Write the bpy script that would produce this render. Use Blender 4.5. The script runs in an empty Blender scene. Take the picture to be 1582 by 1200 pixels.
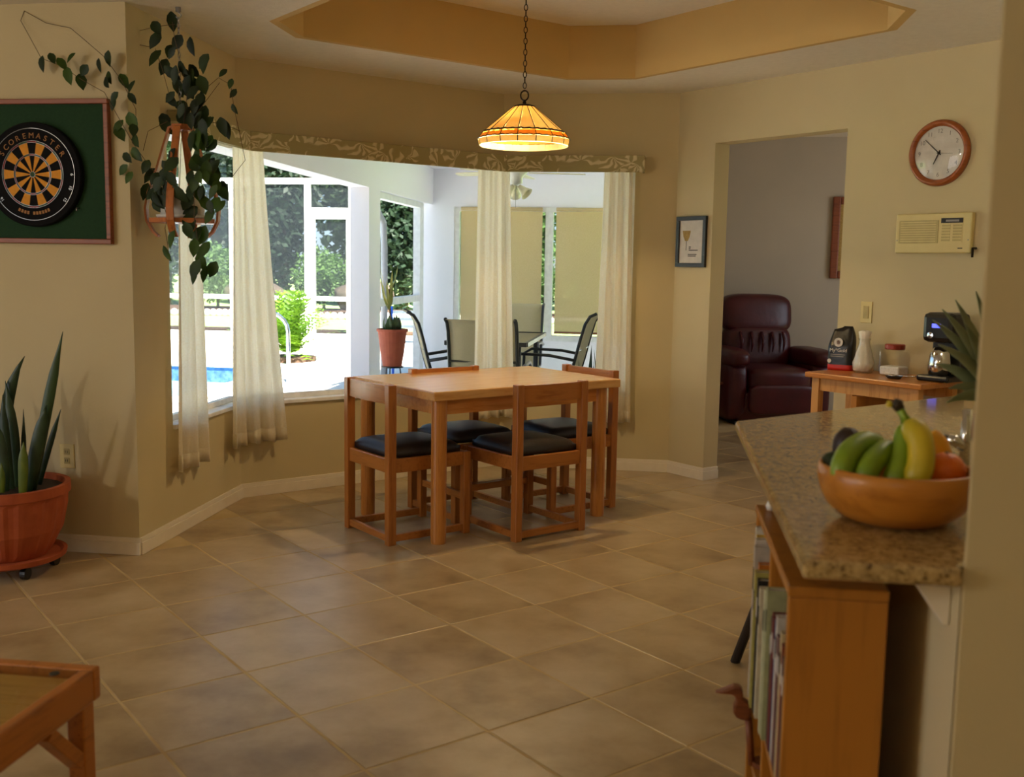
import bpy, bmesh, math, random
from mathutils import Matrix, Vector

random.seed(7)
PI = math.pi
scene = bpy.context.scene
COL = scene.collection

# ------------------------------------------------------------------ camera
CAM_F, CAM_PITCH, CAM_ROLL, CAM_H, CAM_YAW = 1600.0, math.radians(6.85), math.radians(0.92), 1.3565, math.radians(8)
_r = Vector((math.cos(CAM_YAW), math.sin(CAM_YAW), 0))
_f = Vector((-math.sin(CAM_YAW) * math.cos(CAM_PITCH), math.cos(CAM_YAW) * math.cos(CAM_PITCH), -math.sin(CAM_PITCH)))
_u = _r.cross(_f)
CX = _r * math.cos(CAM_ROLL) + _u * math.sin(CAM_ROLL)
CY = -_r * math.sin(CAM_ROLL) + _u * math.cos(CAM_ROLL)
CZ = -_f
cam_data = bpy.data.cameras.new('camera')
cam_data.sensor_width = 36
cam_data.lens = CAM_F / 1582 * 36
cam_data.clip_start = 0.05
cam_data.dof.use_dof = True
cam_data.dof.focus_distance = 6.2
cam_data.dof.aperture_fstop = 4.5
cam = bpy.data.objects.new('camera', cam_data)
COL.objects.link(cam)
cam.matrix_world = Matrix(((CX.x, CY.x, CZ.x, 0), (CX.y, CY.y, CZ.y, 0), (CX.z, CY.z, CZ.z, CAM_H), (0, 0, 0, 1)))
scene.camera = cam

def ray(x, y):
    return (CX * ((x - 791) / CAM_F) + CY * ((600 - y) / CAM_F) - CZ)
def at_y(x, y, Y):
    d = ray(x, y); return Vector((0, 0, CAM_H)) + d * (Y / d.y)
def at_x(x, y, X):
    d = ray(x, y); return Vector((0, 0, CAM_H)) + d * (X / d.x)
def at_z(x, y, Z):
    d = ray(x, y); return Vector((0, 0, CAM_H)) + d * ((Z - CAM_H) / d.z)

# ------------------------------------------------------------------ colour
def lin(c):
    o = []
    for v in c[:3]:
        v /= 255.0
        o.append(v / 12.92 if v <= .04045 else ((v + .055) / 1.055) ** 2.4)
    return (o[0], o[1], o[2], 1.0)

# ------------------------------------------------------------------ world, sun, view
world = bpy.data.worlds.new('sky'); scene.world = world; world.use_nodes = True
wn = world.node_tree
bg = wn.nodes['Background']
sky = wn.nodes.new('ShaderNodeTexSky'); sky.sky_type = 'HOSEK_WILKIE'
sky.sun_direction = Vector((.25, -.5, .83)).normalized(); sky.turbidity = 4.0; sky.ground_albedo = .4
wn.links.new(sky.outputs['Color'], bg.inputs['Color'])
bg.inputs['Strength'].default_value = 8.5

def add_light(name, typ, loc, energy, color=(255, 255, 255), direction=None, **kw):
    d = bpy.data.lights.new(name, typ); d.energy = energy; d.color = lin(color)[:3]
    for k, v in kw.items(): setattr(d, k, v)
    o = bpy.data.objects.new(name, d); COL.objects.link(o); o.location = loc
    if direction is not None:
        o.rotation_euler = Vector(direction).to_track_quat('-Z', 'Y').to_euler()
    return o
add_light('sun', 'SUN', (0, 0, 20), 36, (255, 246, 234), (-.25, .5, -.83), angle=.01)
# added soft fill in the unseen family room opening, left of the viewpoint
add_light('family_fill', 'AREA', (-5.38, .6, 1.1), 30, (250, 248, 250), (1, .12, 0), shape='RECTANGLE', size=2.4, size_y=2.0)
# added dim fill from the unseen right side of the den
add_light('den_fill', 'AREA', (3.4, 8.2, 1.5), 13, (255, 248, 240), (-1, 0, 0), shape='RECTANGLE', size=1.6, size_y=1.3)

scene.view_settings.view_transform = 'Standard'
scene.view_settings.look = 'None'
scene.view_settings.gamma = 1.0
scene.view_settings.use_curve_mapping = False
scene.view_settings.exposure = -0.18
try:
    scene.cycles.max_bounces = 10
    scene.cycles.diffuse_bounces = 5
    scene.cycles.transparent_max_bounces = 16
    scene.cycles.sample_clamp_indirect = 6
    scene.cycles.caustics_reflective = False
    scene.cycles.caustics_refractive = False
except Exception:
    pass

# ------------------------------------------------------------------ materials
MATS = {}
def new_mat(name):
    m = bpy.data.materials.new(name); m.use_nodes = True
    MATS[name] = m
    return m, m.node_tree, m.node_tree.nodes['Principled BSDF']
def coords(nt, scale=(1, 1, 1), kind='Object'):
    tc = nt.nodes.new('ShaderNodeTexCoord'); mp = nt.nodes.new('ShaderNodeMapping')
    mp.inputs['Scale'].default_value = scale
    nt.links.new(tc.outputs[kind], mp.inputs['Vector'])
    return mp.outputs['Vector']
def noise_node(nt, vec, scale, detail=3, rough=.5):
    n = nt.nodes.new('ShaderNodeTexNoise'); n.inputs['Scale'].default_value = scale
    n.inputs['Detail'].default_value = detail; n.inputs['Roughness'].default_value = rough
    if vec is not None: nt.links.new(vec, n.inputs['Vector'])
    return n.outputs['Fac']
def ramp(nt, fac, stops):
    r = nt.nodes.new('ShaderNodeValToRGB')
    el = r.color_ramp.elements
    while len(el) < len(stops): el.new(.5)
    for e, (p, c) in zip(el, stops):
        e.position = p; e.color = lin(c)
    nt.links.new(fac, r.inputs['Fac'])
    return r.outputs['Color']
def add_bump(nt, b, fac, strength=.2, dist=.01):
    bp = nt.nodes.new('ShaderNodeBump'); bp.inputs['Strength'].default_value = strength
    bp.inputs['Distance'].default_value = dist
    nt.links.new(fac, bp.inputs['Height']); nt.links.new(bp.outputs['Normal'], b.inputs['Normal'])
def plain(name, c, rough=.5, metal=0, c2=None, nscale=20, bump=0, bscale=200, spec=.5, **kw):
    m, nt, b = new_mat(name)
    b.inputs['Base Color'].default_value = lin(c); b.inputs['Roughness'].default_value = rough
    b.inputs['Metallic'].default_value = metal
    b.inputs['Specular IOR Level'].default_value = spec
    for k, v in kw.items():
        b.inputs[k].default_value = v
    v = coords(nt)
    if c2 is None:
        c2 = tuple(max(0, x * .93) for x in c)
    f = noise_node(nt, v, nscale)
    nt.links.new(ramp(nt, f, [(.3, c), (.7, c2)]), b.inputs['Base Color'])
    if bump:
        add_bump(nt, b, noise_node(nt, v, bscale, 2), bump, .004)
    return m
def wood(name, c1, c2, axis='x', rough=.35, scale=9, c3=None):
    m, nt, b = new_mat(name)
    s = {'x': (.6, 7, 7), 'y': (7, .6, 7), 'z': (7, 7, .6)}[axis]
    v = coords(nt, s)
    oi = nt.nodes.new('ShaderNodeObjectInfo')
    add = nt.nodes.new('ShaderNodeVectorMath'); add.operation = 'ADD'
    nt.links.new(v, add.inputs[0]); nt.links.new(oi.outputs['Random'], add.inputs[1])
    f = noise_node(nt, add.outputs[0], scale, 5, .62)
    nt.links.new(ramp(nt, f, [(.28, c2), (.5, c1), (.75, c3 or c1)]), b.inputs['Base Color'])
    b.inputs['Roughness'].default_value = rough
    add_bump(nt, b, f, .06, .002)
    return m
def glassy(name, tint=(255, 255, 255), rough=.0, refl=1.0):
    m, nt, b = new_mat(name)
    nt.nodes.remove(b)
    out = nt.nodes['Material Output']
    t = nt.nodes.new('ShaderNodeBsdfTransparent'); t.inputs['Color'].default_value = lin(tint)
    g = nt.nodes.new('ShaderNodeBsdfGlossy'); g.inputs['Roughness'].default_value = rough
    lw = nt.nodes.new('ShaderNodeLayerWeight'); lw.inputs['Blend'].default_value = .5
    pw = nt.nodes.new('ShaderNodeMath'); pw.operation = 'POWER'; pw.inputs[1].default_value = 5
    nt.links.new(lw.outputs['Facing'], pw.inputs[0])
    mu = nt.nodes.new('ShaderNodeMath'); mu.operation = 'MULTIPLY_ADD'; mu.inputs[1].default_value = .9 * refl; mu.inputs[2].default_value = .04 * refl
    nt.links.new(pw.outputs[0], mu.inputs[0])
    mx = nt.nodes.new('ShaderNodeMixShader')
    nt.links.new(mu.outputs[0], mx.inputs[0]); nt.links.new(t.outputs[0], mx.inputs[1]); nt.links.new(g.outputs[0], mx.inputs[2])
    nt.links.new(mx.outputs[0], out.inputs['Surface'])
    return m
def cloth(name, c, transl=.5, transp=0.0, c2=None, nscale=60, weave=None):
    """diffuse + translucent (+ see-through weave)"""
    m, nt, b = new_mat(name)
    nt.nodes.remove(b); out = nt.nodes['Material Output']
    d = nt.nodes.new('ShaderNodeBsdfDiffuse'); t = nt.nodes.new('ShaderNodeBsdfTranslucent')
    v = coords(nt)
    col = ramp(nt, noise_node(nt, v, nscale), [(.3, c), (.7, c2 or tuple(x * .94 for x in c))])
    nt.links.new(col, d.inputs['Color']); nt.links.new(col, t.inputs['Color'])
    mx = nt.nodes.new('ShaderNodeMixShader'); mx.inputs[0].default_value = transl
    nt.links.new(d.outputs[0], mx.inputs[1]); nt.links.new(t.outputs[0], mx.inputs[2])
    last = mx.outputs[0]
    if transp > 0:
        tp = nt.nodes.new('ShaderNodeBsdfTransparent')
        m2 = nt.nodes.new('ShaderNodeMixShader'); m2.inputs[0].default_value = transp
        nt.links.new(last, m2.inputs[1]); nt.links.new(tp.outputs[0], m2.inputs[2]); last = m2.outputs[0]
    nt.links.new(last, out.inputs['Surface'])
    return m
def leafmat(name, c, c2, rough=.4, transl=.25):
    m, nt, b = new_mat(name)
    oi = nt.nodes.new('ShaderNodeObjectInfo')
    f = noise_node(nt, coords(nt), 9, 2)
    ad = nt.nodes.new('ShaderNodeMath'); ad.operation = 'ADD'
    mu = nt.nodes.new('ShaderNodeMath'); mu.operation = 'MULTIPLY_ADD'; mu.inputs[1].default_value = .35; mu.inputs[2].default_value = -.17
    nt.links.new(oi.outputs['Random'], mu.inputs[0]); nt.links.new(f, ad.inputs[0]); nt.links.new(mu.outputs[0], ad.inputs[1])
    col = ramp(nt, ad.outputs[0], [(.32, c), (.7, c2)])
    nt.links.new(col, b.inputs['Base Color']); b.inputs['Roughness'].default_value = rough
    out = nt.nodes['Material Output']
    t = nt.nodes.new('ShaderNodeBsdfTranslucent'); nt.links.new(col, t.inputs['Color'])
    mx = nt.nodes.new('ShaderNodeMixShader'); mx.inputs[0].default_value = transl
    nt.links.new(b.outputs[0], mx.inputs[1]); nt.links.new(t.outputs[0], mx.inputs[2]); nt.links.new(mx.outputs[0], out.inputs['Surface'])
    return m
def emit(name, c, strength):
    m, nt, b = new_mat(name)
    b.inputs['Base Color'].default_value = lin(c)
    b.inputs['Emission Color'].default_value = lin(c); b.inputs['Emission Strength'].default_value = strength
    return m

plain('wall_paint', (203, 188, 149), .75, c2=(199, 184, 145), nscale=3, bump=.12, bscale=160, spec=.25)
plain('den_paint', (196, 186, 168), .8, c2=(190, 181, 164), nscale=3, bump=.1, bscale=160, spec=.2)
plain('ceiling_paint', (236, 230, 216), .85, c2=(230, 224, 210), nscale=30, bump=.55, bscale=90, spec=.2)
plain('tray_lamp_glow', (206, 174, 112), .75, c2=(203, 171, 109), nscale=4, bump=.1, spec=.2)  # tray sides: the pendant's amber glow is put into the colour
plain('trim_white', (236, 226, 208), .4, c2=(230, 220, 202))
plain('grout', (200, 178, 134), .8, c2=(176, 150, 104), nscale=4)
plain('lanai_white', (246, 243, 250), .6, c2=(243, 240, 247), spec=.3)
plain('frame_white', (246, 246, 248), .45)
plain('concrete', (226, 222, 214), .8, c2=(214, 210, 203), nscale=4)
plain('black_leather', (24, 18, 16), .5, c2=(34, 26, 23), nscale=14, bump=.25, bscale=120)
plain('burgundy_leather', (78, 16, 24), .36, c2=(64, 12, 20), nscale=7, bump=.3, bscale=26)
plain('dark_bronze', (40, 28, 18), .4, .7)
plain('black_plastic', (16, 15, 15), .3)
plain('black_frame', (14, 11, 10), .35)
plain('ivory_plastic', (214, 196, 134), .45, c2=(210, 192, 130))
plain('ivory_dark', (188, 170, 108), .5)
plain('chrome', (220, 220, 220), .12, 1.0)
plain('terracotta', (178, 88, 48), .75, c2=(160, 74, 40), nscale=14, bump=.1)
plain('terracotta_out', (168, 84, 58), .75, c2=(158, 76, 54))
plain('soil', (50, 34, 22), .95, c2=(30, 20, 14), nscale=60, bump=.6, bscale=80)
plain('green_felt', (28, 62, 34), .95, c2=(24, 56, 30), nscale=80)
plain('dart_black', (9, 8, 9), .85, spec=.2)
plain('dart_yellow', (222, 150, 40), .8, c2=(210, 140, 36), nscale=60)
plain('dart_red', (130, 40, 40), .8)
plain('dart_green', (44, 74, 40), .8)
plain('dart_tan', (170, 120, 70), .8)
plain('wire_grey', (150, 150, 150), .35, .8)
plain('white_ceramic', (232, 230, 224), .3)
plain('paper_white', (226, 220, 212), .7)
plain('print_black', (40, 38, 36), .7)
plain('print_gold', (190, 160, 90), .7, c2=(150, 120, 60), nscale=120)
plain('print_grey', (150, 146, 140), .7)
plain('bag_black', (15, 14, 15), .35, c2=(20, 19, 20), bump=.3, bscale=30)
plain('bag_red', (196, 36, 24), .45)
plain('salt', (240, 236, 230), .9, c2=(224, 220, 212), nscale=120, bump=.4, bscale=300)
plain('lid_red', (150, 52, 34), .3, .2)
plain('tissue', (246, 238, 222), .8, bump=.6, bscale=40)
plain('banana_green', (132, 158, 34), .42, c2=(106, 138, 28), nscale=10)
plain('banana_yellow', (206, 178, 36), .42, c2=(176, 166, 34), nscale=10)
plain('banana_tip', (50, 36, 16), .7)
plain('avocado_dark', (50, 30, 26), .5, c2=(34, 24, 20), nscale=30, bump=.5, bscale=120)
plain('avocado_green', (38, 54, 24), .5, c2=(28, 42, 18), nscale=30, bump=.5, bscale=120)
plain('orange_peel', (222, 110, 16), .45, c2=(214, 100, 12), bump=.4, bscale=160)
plain('lemon_peel', (240, 170, 24), .45, bump=.4, bscale=140)
plain('stool_dark', (46, 40, 38), .5)
plain('bulb_glass', (250, 240, 220), .2)
plain('stone_dark', (110, 96, 84), .9, c2=(70, 60, 52), nscale=5, bump=.5, bscale=8)
plain('mulch', (104, 78, 60), .95, c2=(66, 48, 38), nscale=30)
plain('edging_stone', (232, 228, 222), .9)
plain('bark', (84, 70, 58), .95, c2=(56, 46, 38), nscale=16, bump=.7, bscale=30)
plain('patio_metal', (44, 46, 48), .4, .3)
plain('fan_blade', (236, 228, 196), .5)
plain('blue_plastic', (40, 96, 206), .5)
plain('pool_plaster', (150, 200, 226), .7)
plain('pool_tile', (44, 74, 120), .3, c2=(80, 110, 150), nscale=20)
plain('downspout_grey', (160, 162, 170), .5)
plain('copper_brown', (120, 62, 30), .5)
wood('table_wood', (196, 130, 66), (168, 102, 44), 'x', .26, 7, (206, 144, 80))
wood('table_top_wood', (216, 166, 104), (196, 138, 76), 'x', .22, 6, (224, 178, 118))
wood('leg_wood', (186, 122, 56), (160, 96, 38), 'z', .3)
wood('chair_wood', (168, 104, 46), (138, 78, 28), 'z', .32)
wood('chair_rail_wood', (172, 108, 48), (142, 82, 30), 'x', .32)
wood('frame_wood', (140, 74, 42), (104, 50, 28), 'x', .45)
wood('hanger_wood', (180, 106, 50), (146, 80, 32), 'z', .4)
wood('shelf_wood', (176, 116, 42), (152, 96, 32), 'z', .38, 5)
wood('coffee_wood', (176, 106, 38), (136, 76, 22), 'y', .35)
wood('coffee_slat', (206, 158, 78), (180, 130, 54), 'x', .35)
wood('clock_wood', (156, 84, 36), (120, 58, 22), 'x', .32)
wood('bowl_wood', (190, 124, 44), (156, 92, 26), 'x', .34, 4)
wood('console_wood', (196, 128, 62), (166, 98, 40), 'x', .28, 6)
wood('console_leg_wood', (206, 152, 88), (180, 122, 60), 'z', .35)
wood('bird_wood', (124, 68, 36), (92, 46, 22), 'x', .45)
glassy('window_glass', (252, 254, 253), 0, .22)
glassy('clear_glass', (253, 254, 253), 0.02, 1.0)
glassy('table_glass', (200, 206, 208), 0.02, 1.4)
glassy('dome_glass', (255, 255, 255), 0.03, 1.2)
cloth('curtain_linen', (253, 249, 238), .68, .1, (247, 239, 221), 120)
cloth('sling_fabric', (206, 196, 168), .35, .12, (196, 186, 158), 160)
cloth('roller_mesh', (222, 202, 164), .4, .15, (210, 190, 150), 130)
cloth('screen_mesh', (58, 64, 70), .15, .72)
leafmat('pothos_leaf', (34, 58, 18), (66, 96, 26), .55, .35)
leafmat('pothos_dark', (22, 38, 14), (42, 64, 22), .55, .3)
leafmat('snake_leaf', (24, 44, 26), (52, 76, 40), .4, .1)
leafmat('snake_young', (120, 130, 40), (90, 110, 34), .4, .2)
leafmat('pine_leaf', (138, 144, 104), (108, 118, 80), .6, .15)
leafmat('tree_leaf', (40, 62, 36), (66, 92, 50), .6, .3)
leafmat('tree_leaf_dark', (30, 48, 36), (46, 68, 48), .6, .3)
leafmat('tree_leaf_light', (76, 112, 54), (112, 146, 78), .6, .35)
leafmat('fern_leaf', (76, 116, 22), (130, 168, 46), .5, .4)
leafmat('yellow_leaf', (170, 160, 84), (130, 134, 66), .6, .3)
plain('stem_brown', (92, 70, 44), .7)
plain('stem_green', (70, 84, 40), .6)
emit('display_blue', (90, 100, 255), 2.0)
emit('bulb_glow', (255, 214, 140), 5)

def special_materials():
    # ceramic floor tile
    m, nt, b = new_mat('floor_tile')
    oi = nt.nodes.new('ShaderNodeObjectInfo')
    geo = nt.nodes.new('ShaderNodeNewGeometry')
    off = nt.nodes.new('ShaderNodeVectorMath'); off.operation = 'MULTIPLY_ADD'
    nt.links.new(oi.outputs['Random'], off.inputs[0]); off.inputs[1].default_value = (37, 19, 7); nt.links.new(geo.outputs['Position'], off.inputs[2])
    f = noise_node(nt, off.outputs[0], 3.6, 5, .6)
    mu = nt.nodes.new('ShaderNodeMath'); mu.operation = 'MULTIPLY_ADD'; mu.inputs[1].default_value = .16; mu.inputs[2].default_value = -.08
    nt.links.new(oi.outputs['Random'], mu.inputs[0])
    ad = nt.nodes.new('ShaderNodeMath'); ad.operation = 'ADD'; nt.links.new(f, ad.inputs[0]); nt.links.new(mu.outputs[0], ad.inputs[1])
    nt.links.new(ramp(nt, ad.outputs[0], [(.25, (138, 114, 80)), (.45, (166, 143, 106)), (.6, (180, 158, 122)), (.8, (194, 174, 142))]), b.inputs['Base Color'])
    b.inputs['Roughness'].default_value = .34; b.inputs['Specular IOR Level'].default_value = .55
    add_bump(nt, b, noise_node(nt, off.outputs[0], 26, 4), .12, .004)
    # granite
    m, nt, b = new_mat('granite')
    v = coords(nt)
    f1 = noise_node(nt, v, 55, 6, .7)
    vo = nt.nodes.new('ShaderNodeTexVoronoi'); vo.inputs['Scale'].default_value = 120; nt.links.new(v, vo.inputs['Vector'])
    c1 = ramp(nt, f1, [(.30, (52, 38, 24)), (.42, (116, 90, 52)), (.52, (170, 140, 88)), (.64, (194, 168, 114)), (.78, (136, 100, 60))])
    c2 = ramp(nt, noise_node(nt, v, 140, 3), [(.36, (44, 36, 26)), (.46, (184, 158, 108)), (.8, (200, 176, 128))])
    mx = nt.nodes.new('ShaderNodeMixRGB'); mx.blend_type = 'MIX'; mx.inputs[0].default_value = .42
    nt.links.new(c1, mx.inputs[1]); nt.links.new(c2, mx.inputs[2]); nt.links.new(mx.outputs[0], b.inputs['Base Color'])
    b.inputs['Roughness'].default_value = .1; b.inputs['Specular IOR Level'].default_value = .6
    # palm-leaf print of the valance
    m, nt, b = new_mat('leaf_print')
    v = coords(nt, (1, 0, 1))
    nz = nt.nodes.new('ShaderNodeTexNoise'); nz.inputs['Scale'].default_value = 9; nt.links.new(v, nz.inputs['Vector'])
    dv = nt.nodes.new('ShaderNodeVectorMath'); dv.operation = 'MULTIPLY_ADD'
    nt.links.new(nz.outputs['Color'], dv.inputs[0]); dv.inputs[1].default_value = (.11, 0, .11); nt.links.new(v, dv.inputs[2])
    vo = nt.nodes.new('ShaderNodeTexVoronoi'); vo.inputs['Scale'].default_value = 7.0; nt.links.new(dv.outputs[0], vo.inputs['Vector'])
    sub = nt.nodes.new('ShaderNodeVectorMath'); sub.operation = 'SUBTRACT'
    sc = nt.nodes.new('ShaderNodeVectorMath'); sc.operation = 'SCALE'; sc.inputs['Scale'].default_value = 8.5
    nt.links.new(dv.outputs[0], sub.inputs[0]); nt.links.new(vo.outputs['Position'], sub.inputs[1])
    sx = nt.nodes.new('ShaderNodeSeparateXYZ'); nt.links.new(sub.outputs[0], sx.inputs[0])
    an = nt.nodes.new('ShaderNodeMath'); an.operation = 'ARCTAN2'; nt.links.new(sx.outputs[0], an.inputs[0]); nt.links.new(sx.outputs[2], an.inputs[1])
    def mth(op, a_, b_=None):
        n_ = nt.nodes.new('ShaderNodeMath'); n_.operation = op
        for k_, v_ in enumerate((a_, b_)):
            if v_ is None: continue
            if isinstance(v_, (int, float)): n_.inputs[k_].default_value = v_
            else: nt.links.new(v_, n_.inputs[k_])
        return n_.outputs[0]
    sc_ = nt.nodes.new('ShaderNodeSeparateColor'); nt.links.new(vo.outputs['Color'], sc_.inputs[0])
    ang = mth('ADD', an.outputs[0], mth('MULTIPLY', sc_.outputs[0], 6.283))
    frond = mth('ADD', mth('MULTIPLY', mth('SINE', mth('MULTIPLY', ang, 9.0)), .5), .5)
    fan = mth('GREATER_THAN', mth('COSINE', ang), -.15)
    pr_ = mth('MULTIPLY', frond, fan)
    nt.links.new(ramp(nt, pr_, [(.15, (164, 154, 110)), (.4, (172, 163, 120)), (.66, (208, 197, 160)), (1, (216, 206, 170))]), b.inputs['Base Color'])
    b.inputs['Roughness'].default_value = .9
    # amber art glass of the lamp shade
    for nm_, ca, cb in (('amber_glass', (255, 236, 184), (254, 222, 154)), ('amber_dark', (252, 196, 100), (240, 172, 76)), ('cream_glass', (255, 238, 190), (252, 228, 164))):
        m, nt, b = new_mat(nm_)
        nt.nodes.remove(b); out = nt.nodes['Material Output']
        col = ramp(nt, noise_node(nt, coords(nt), 16, 3), [(.3, ca), (.7, cb)])
        d = nt.nodes.new('ShaderNodeBsdfDiffuse'); t = nt.nodes.new('ShaderNodeBsdfTranslucent')
        nt.links.new(col, d.inputs['Color']); nt.links.new(col, t.inputs['Color'])
        mx = nt.nodes.new('ShaderNodeMixShader'); mx.inputs[0].default_value = .66
        nt.links.new(d.outputs[0], mx.inputs[1]); nt.links.new(t.outputs[0], mx.inputs[2])
        nt.links.new(mx.outputs[0], out.inputs['Surface'])
    # pool water
    m, nt, b = new_mat('pool_water')
    b.inputs['Base Color'].default_value = lin((120, 190, 226)); b.inputs['Roughness'].default_value = .03
    v = coords(nt); f = noise_node(nt, v, 3, 3)
    nt.links.new(ramp(nt, f, [(.3, (110, 186, 226)), (.7, (150, 208, 236))]), b.inputs['Base Color'])
    add_bump(nt, b, f, .2, .02)
    # lawn
    m, nt, b = new_mat('lawn_grass')
    v = coords(nt)
    nt.links.new(ramp(nt, noise_node(nt, v, 6, 6, .7), [(.3, (150, 182, 110)), (.7, (178, 206, 138))]), b.inputs['Base Color'])
    b.inputs['Roughness'].default_value = .9
    add_bump(nt, b, noise_node(nt, v, 60, 4), .5, .02)
special_materials()

# ------------------------------------------------------------------ mesh builder
WM = {}
class MB:
    def __init__(self): self.v = []; self.f = []
    def add(self, vs, fs, M=None):
        o = len(self.v)
        for p in vs:
            p = Vector(p)
            self.v.append(M @ p if M is not None else p)
        for fc in fs: self.f.append(tuple(o + i for i in fc))
        return self
    def box(self, x0, x1, y0, y1, z0, z1, M=None):
        vs = [(x, y, z) for z in (z0, z1) for y in (y0, y1) for x in (x0, x1)]
        return self.add(vs, [(0, 2, 3, 1), (4, 5, 7, 6), (0, 1, 5, 4), (2, 6, 7, 3), (0, 4, 6, 2), (1, 3, 7, 5)], M)
    def beam(self, a, b, w, h, up=(0, 0, 1)):
        a = Vector(a); b = Vector(b); d = (b - a).normalized(); u = Vector(up)
        s = d.cross(u)
        if s.length < 1e-5: s = d.cross(Vector((1, 0, 0)))
        s.normalize(); u = s.cross(d)
        vs = [p + s * (w / 2 * i) + u * (h / 2 * j) for p in (a, b) for i, j in ((-1, -1), (1, -1), (1, 1), (-1, 1))]
        return self.add(vs, [(3, 2, 1, 0), (4, 5, 6, 7), (0, 1, 5, 4), (1, 2, 6, 5), (2, 3, 7, 6), (3, 0, 4, 7)])
    def prism(self, poly, z0, z1, M=None):
        n = len(poly)
        vs = [(x, y, z0) for x, y in poly] + [(x, y, z1) for x, y in poly]
        a = sum(poly[i][0] * poly[(i + 1) % n][1] - poly[(i + 1) % n][0] * poly[i][1] for i in range(n))
        fs = [tuple(range(n))[::-1], tuple(range(n, 2 * n))] + [(i, (i + 1) % n, n + (i + 1) % n, n + i) for i in range(n)]
        if a < 0: fs = [f[::-1] for f in fs]
        return self.add(vs, fs, M)
    def tube(self, pts, r, n=8, closed=False, caps=True, flat=1.0):
        pts = [Vector(p) for p in pts]; k = len(pts)
        rs = r if isinstance(r, (list, tuple)) else [r] * k
        o = len(self.v); prev = None
        for i, p in enumerate(pts):
            if closed: d = pts[(i + 1) % k] - pts[i - 1]
            else: d = pts[min(i + 1, k - 1)] - pts[max(i - 1, 0)]
            d = d.normalized() if d.length > 1e-9 else Vector((0, 0, 1))
            if prev is None:
                a = d.orthogonal().normalized()
            else:
                a = prev - d * prev.dot(d)
                a = a.normalized() if a.length > 1e-6 else d.orthogonal().normalized()
            prev = a; b = d.cross(a)
            for j in range(n):
                t = 2 * PI * j / n
                self.v.append(p + (a * math.cos(t) + b * math.sin(t) * flat) * rs[i])
        m = k if closed else k - 1
        for i in range(m):
            for j in range(n):
                i2 = (i + 1) % k
                self.f.append((o + i * n + j, o + i * n + (j + 1) % n, o + i2 * n + (j + 1) % n, o + i2 * n + j))
        if caps and not closed:
            self.f.append(tuple(o + j for j in range(n))[::-1])
            self.f.append(tuple(o + (k - 1) * n + j for j in range(n)))
        return self
    def cyl(self, a, b, r, r2=None, n=16):
        return self.tube([a, b], [r, r if r2 is None else r2], n)
    def lathe(self, prof, n=28, c=(0, 0, 0), M=None, rib=None, ang=2 * PI):
        vs = []; fs = []; k = len(prof)
        for i in range(n):
            t = 2 * PI * i / n
            for q, (r, z) in enumerate(prof):
                rr = r * (1 + (rib(i, q) if rib else 0))
                vs.append((c[0] + rr * math.cos(t), c[1] + rr * math.sin(t), c[2] + z))
        for i in range(n):
            for q in range(k - 1):
                i2 = (i + 1) % n
                fs.append((i * k + q, i2 * k + q, i2 * k + q + 1, i * k + q + 1))
        if prof[0][0] > 1e-6: fs.append(tuple(i * k for i in range(n))[::-1])
        if prof[-1][0] > 1e-6: fs.append(tuple(i * k + k - 1 for i in range(n)))
        return self.add(vs, fs, M)
    def ball(self, c, rx, ry=None, rz=None, n=16, m=10, M=None):
        ry = ry or rx; rz = rz or rx
        vs = []; fs = []
        for j in range(m + 1):
            p = PI * j / m
            for i in range(n):
                t = 2 * PI * i / n
                vs.append((c[0] + rx * math.sin(p) * math.cos(t), c[1] + ry * math.sin(p) * math.sin(t), c[2] - rz * math.cos(p)))
        for j in range(m):
            for i in range(n):
                fs.append((j * n + i, j * n + (i + 1) % n, (j + 1) * n + (i + 1) % n, (j + 1) * n + i))
        return self.add(vs, fs, M)
    def grid(self, fn, nu, nv, closed_u=False):
        vs = [fn(i / (nu if closed_u else nu - 1), j / (nv - 1)) for j in range(nv) for i in range(nu)]
        fs = []
        for j in range(nv - 1):
            for i in range(nu if closed_u else nu - 1):
                fs.append((j * nu + i, j * nu + (i + 1) % nu, (j + 1) * nu + (i + 1) % nu, (j + 1) * nu + i))
        return self.add(vs, fs)
    def mesh(self, name, mat, smooth=False):
        me = bpy.data.meshes.new(name)
        me.from_pydata([tuple(p) for p in self.v], [], self.f)
        bm = bmesh.new(); bm.from_mesh(me)
        bmesh.ops.remove_doubles(bm, verts=bm.verts, dist=1e-6)
        bmesh.ops.recalc_face_normals(bm, faces=bm.faces)
        bm.to_mesh(me); bm.free()
        me.materials.append(MATS[mat])
        if smooth:
            for p in me.polygons: p.use_smooth = True
        return me
    def build(self, name, mat, parent=None, smooth=False, bevel=0, sub=0, solid=0, local=False, auto=False):
        me = self.mesh(name, mat, smooth)
        o = bpy.data.objects.new(name, me); COL.objects.link(o)
        M = Matrix.Identity(4)
        if parent is not None:
            o.parent = parent; M = WM.get(parent, Matrix.Identity(4))
            if not local: me.transform(M.inverted())
        WM[o] = M
        if solid:
            md = o.modifiers.new('solid', 'SOLIDIFY'); md.thickness = solid; md.offset = 0
        if bevel:
            md = o.modifiers.new('bevel', 'BEVEL'); md.width = bevel; md.segments = 2; md.limit_method = 'ANGLE'; md.angle_limit = .6
        if sub:
            md = o.modifiers.new('sub', 'SUBSURF'); md.levels = sub; md.render_levels = sub
        return o

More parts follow.
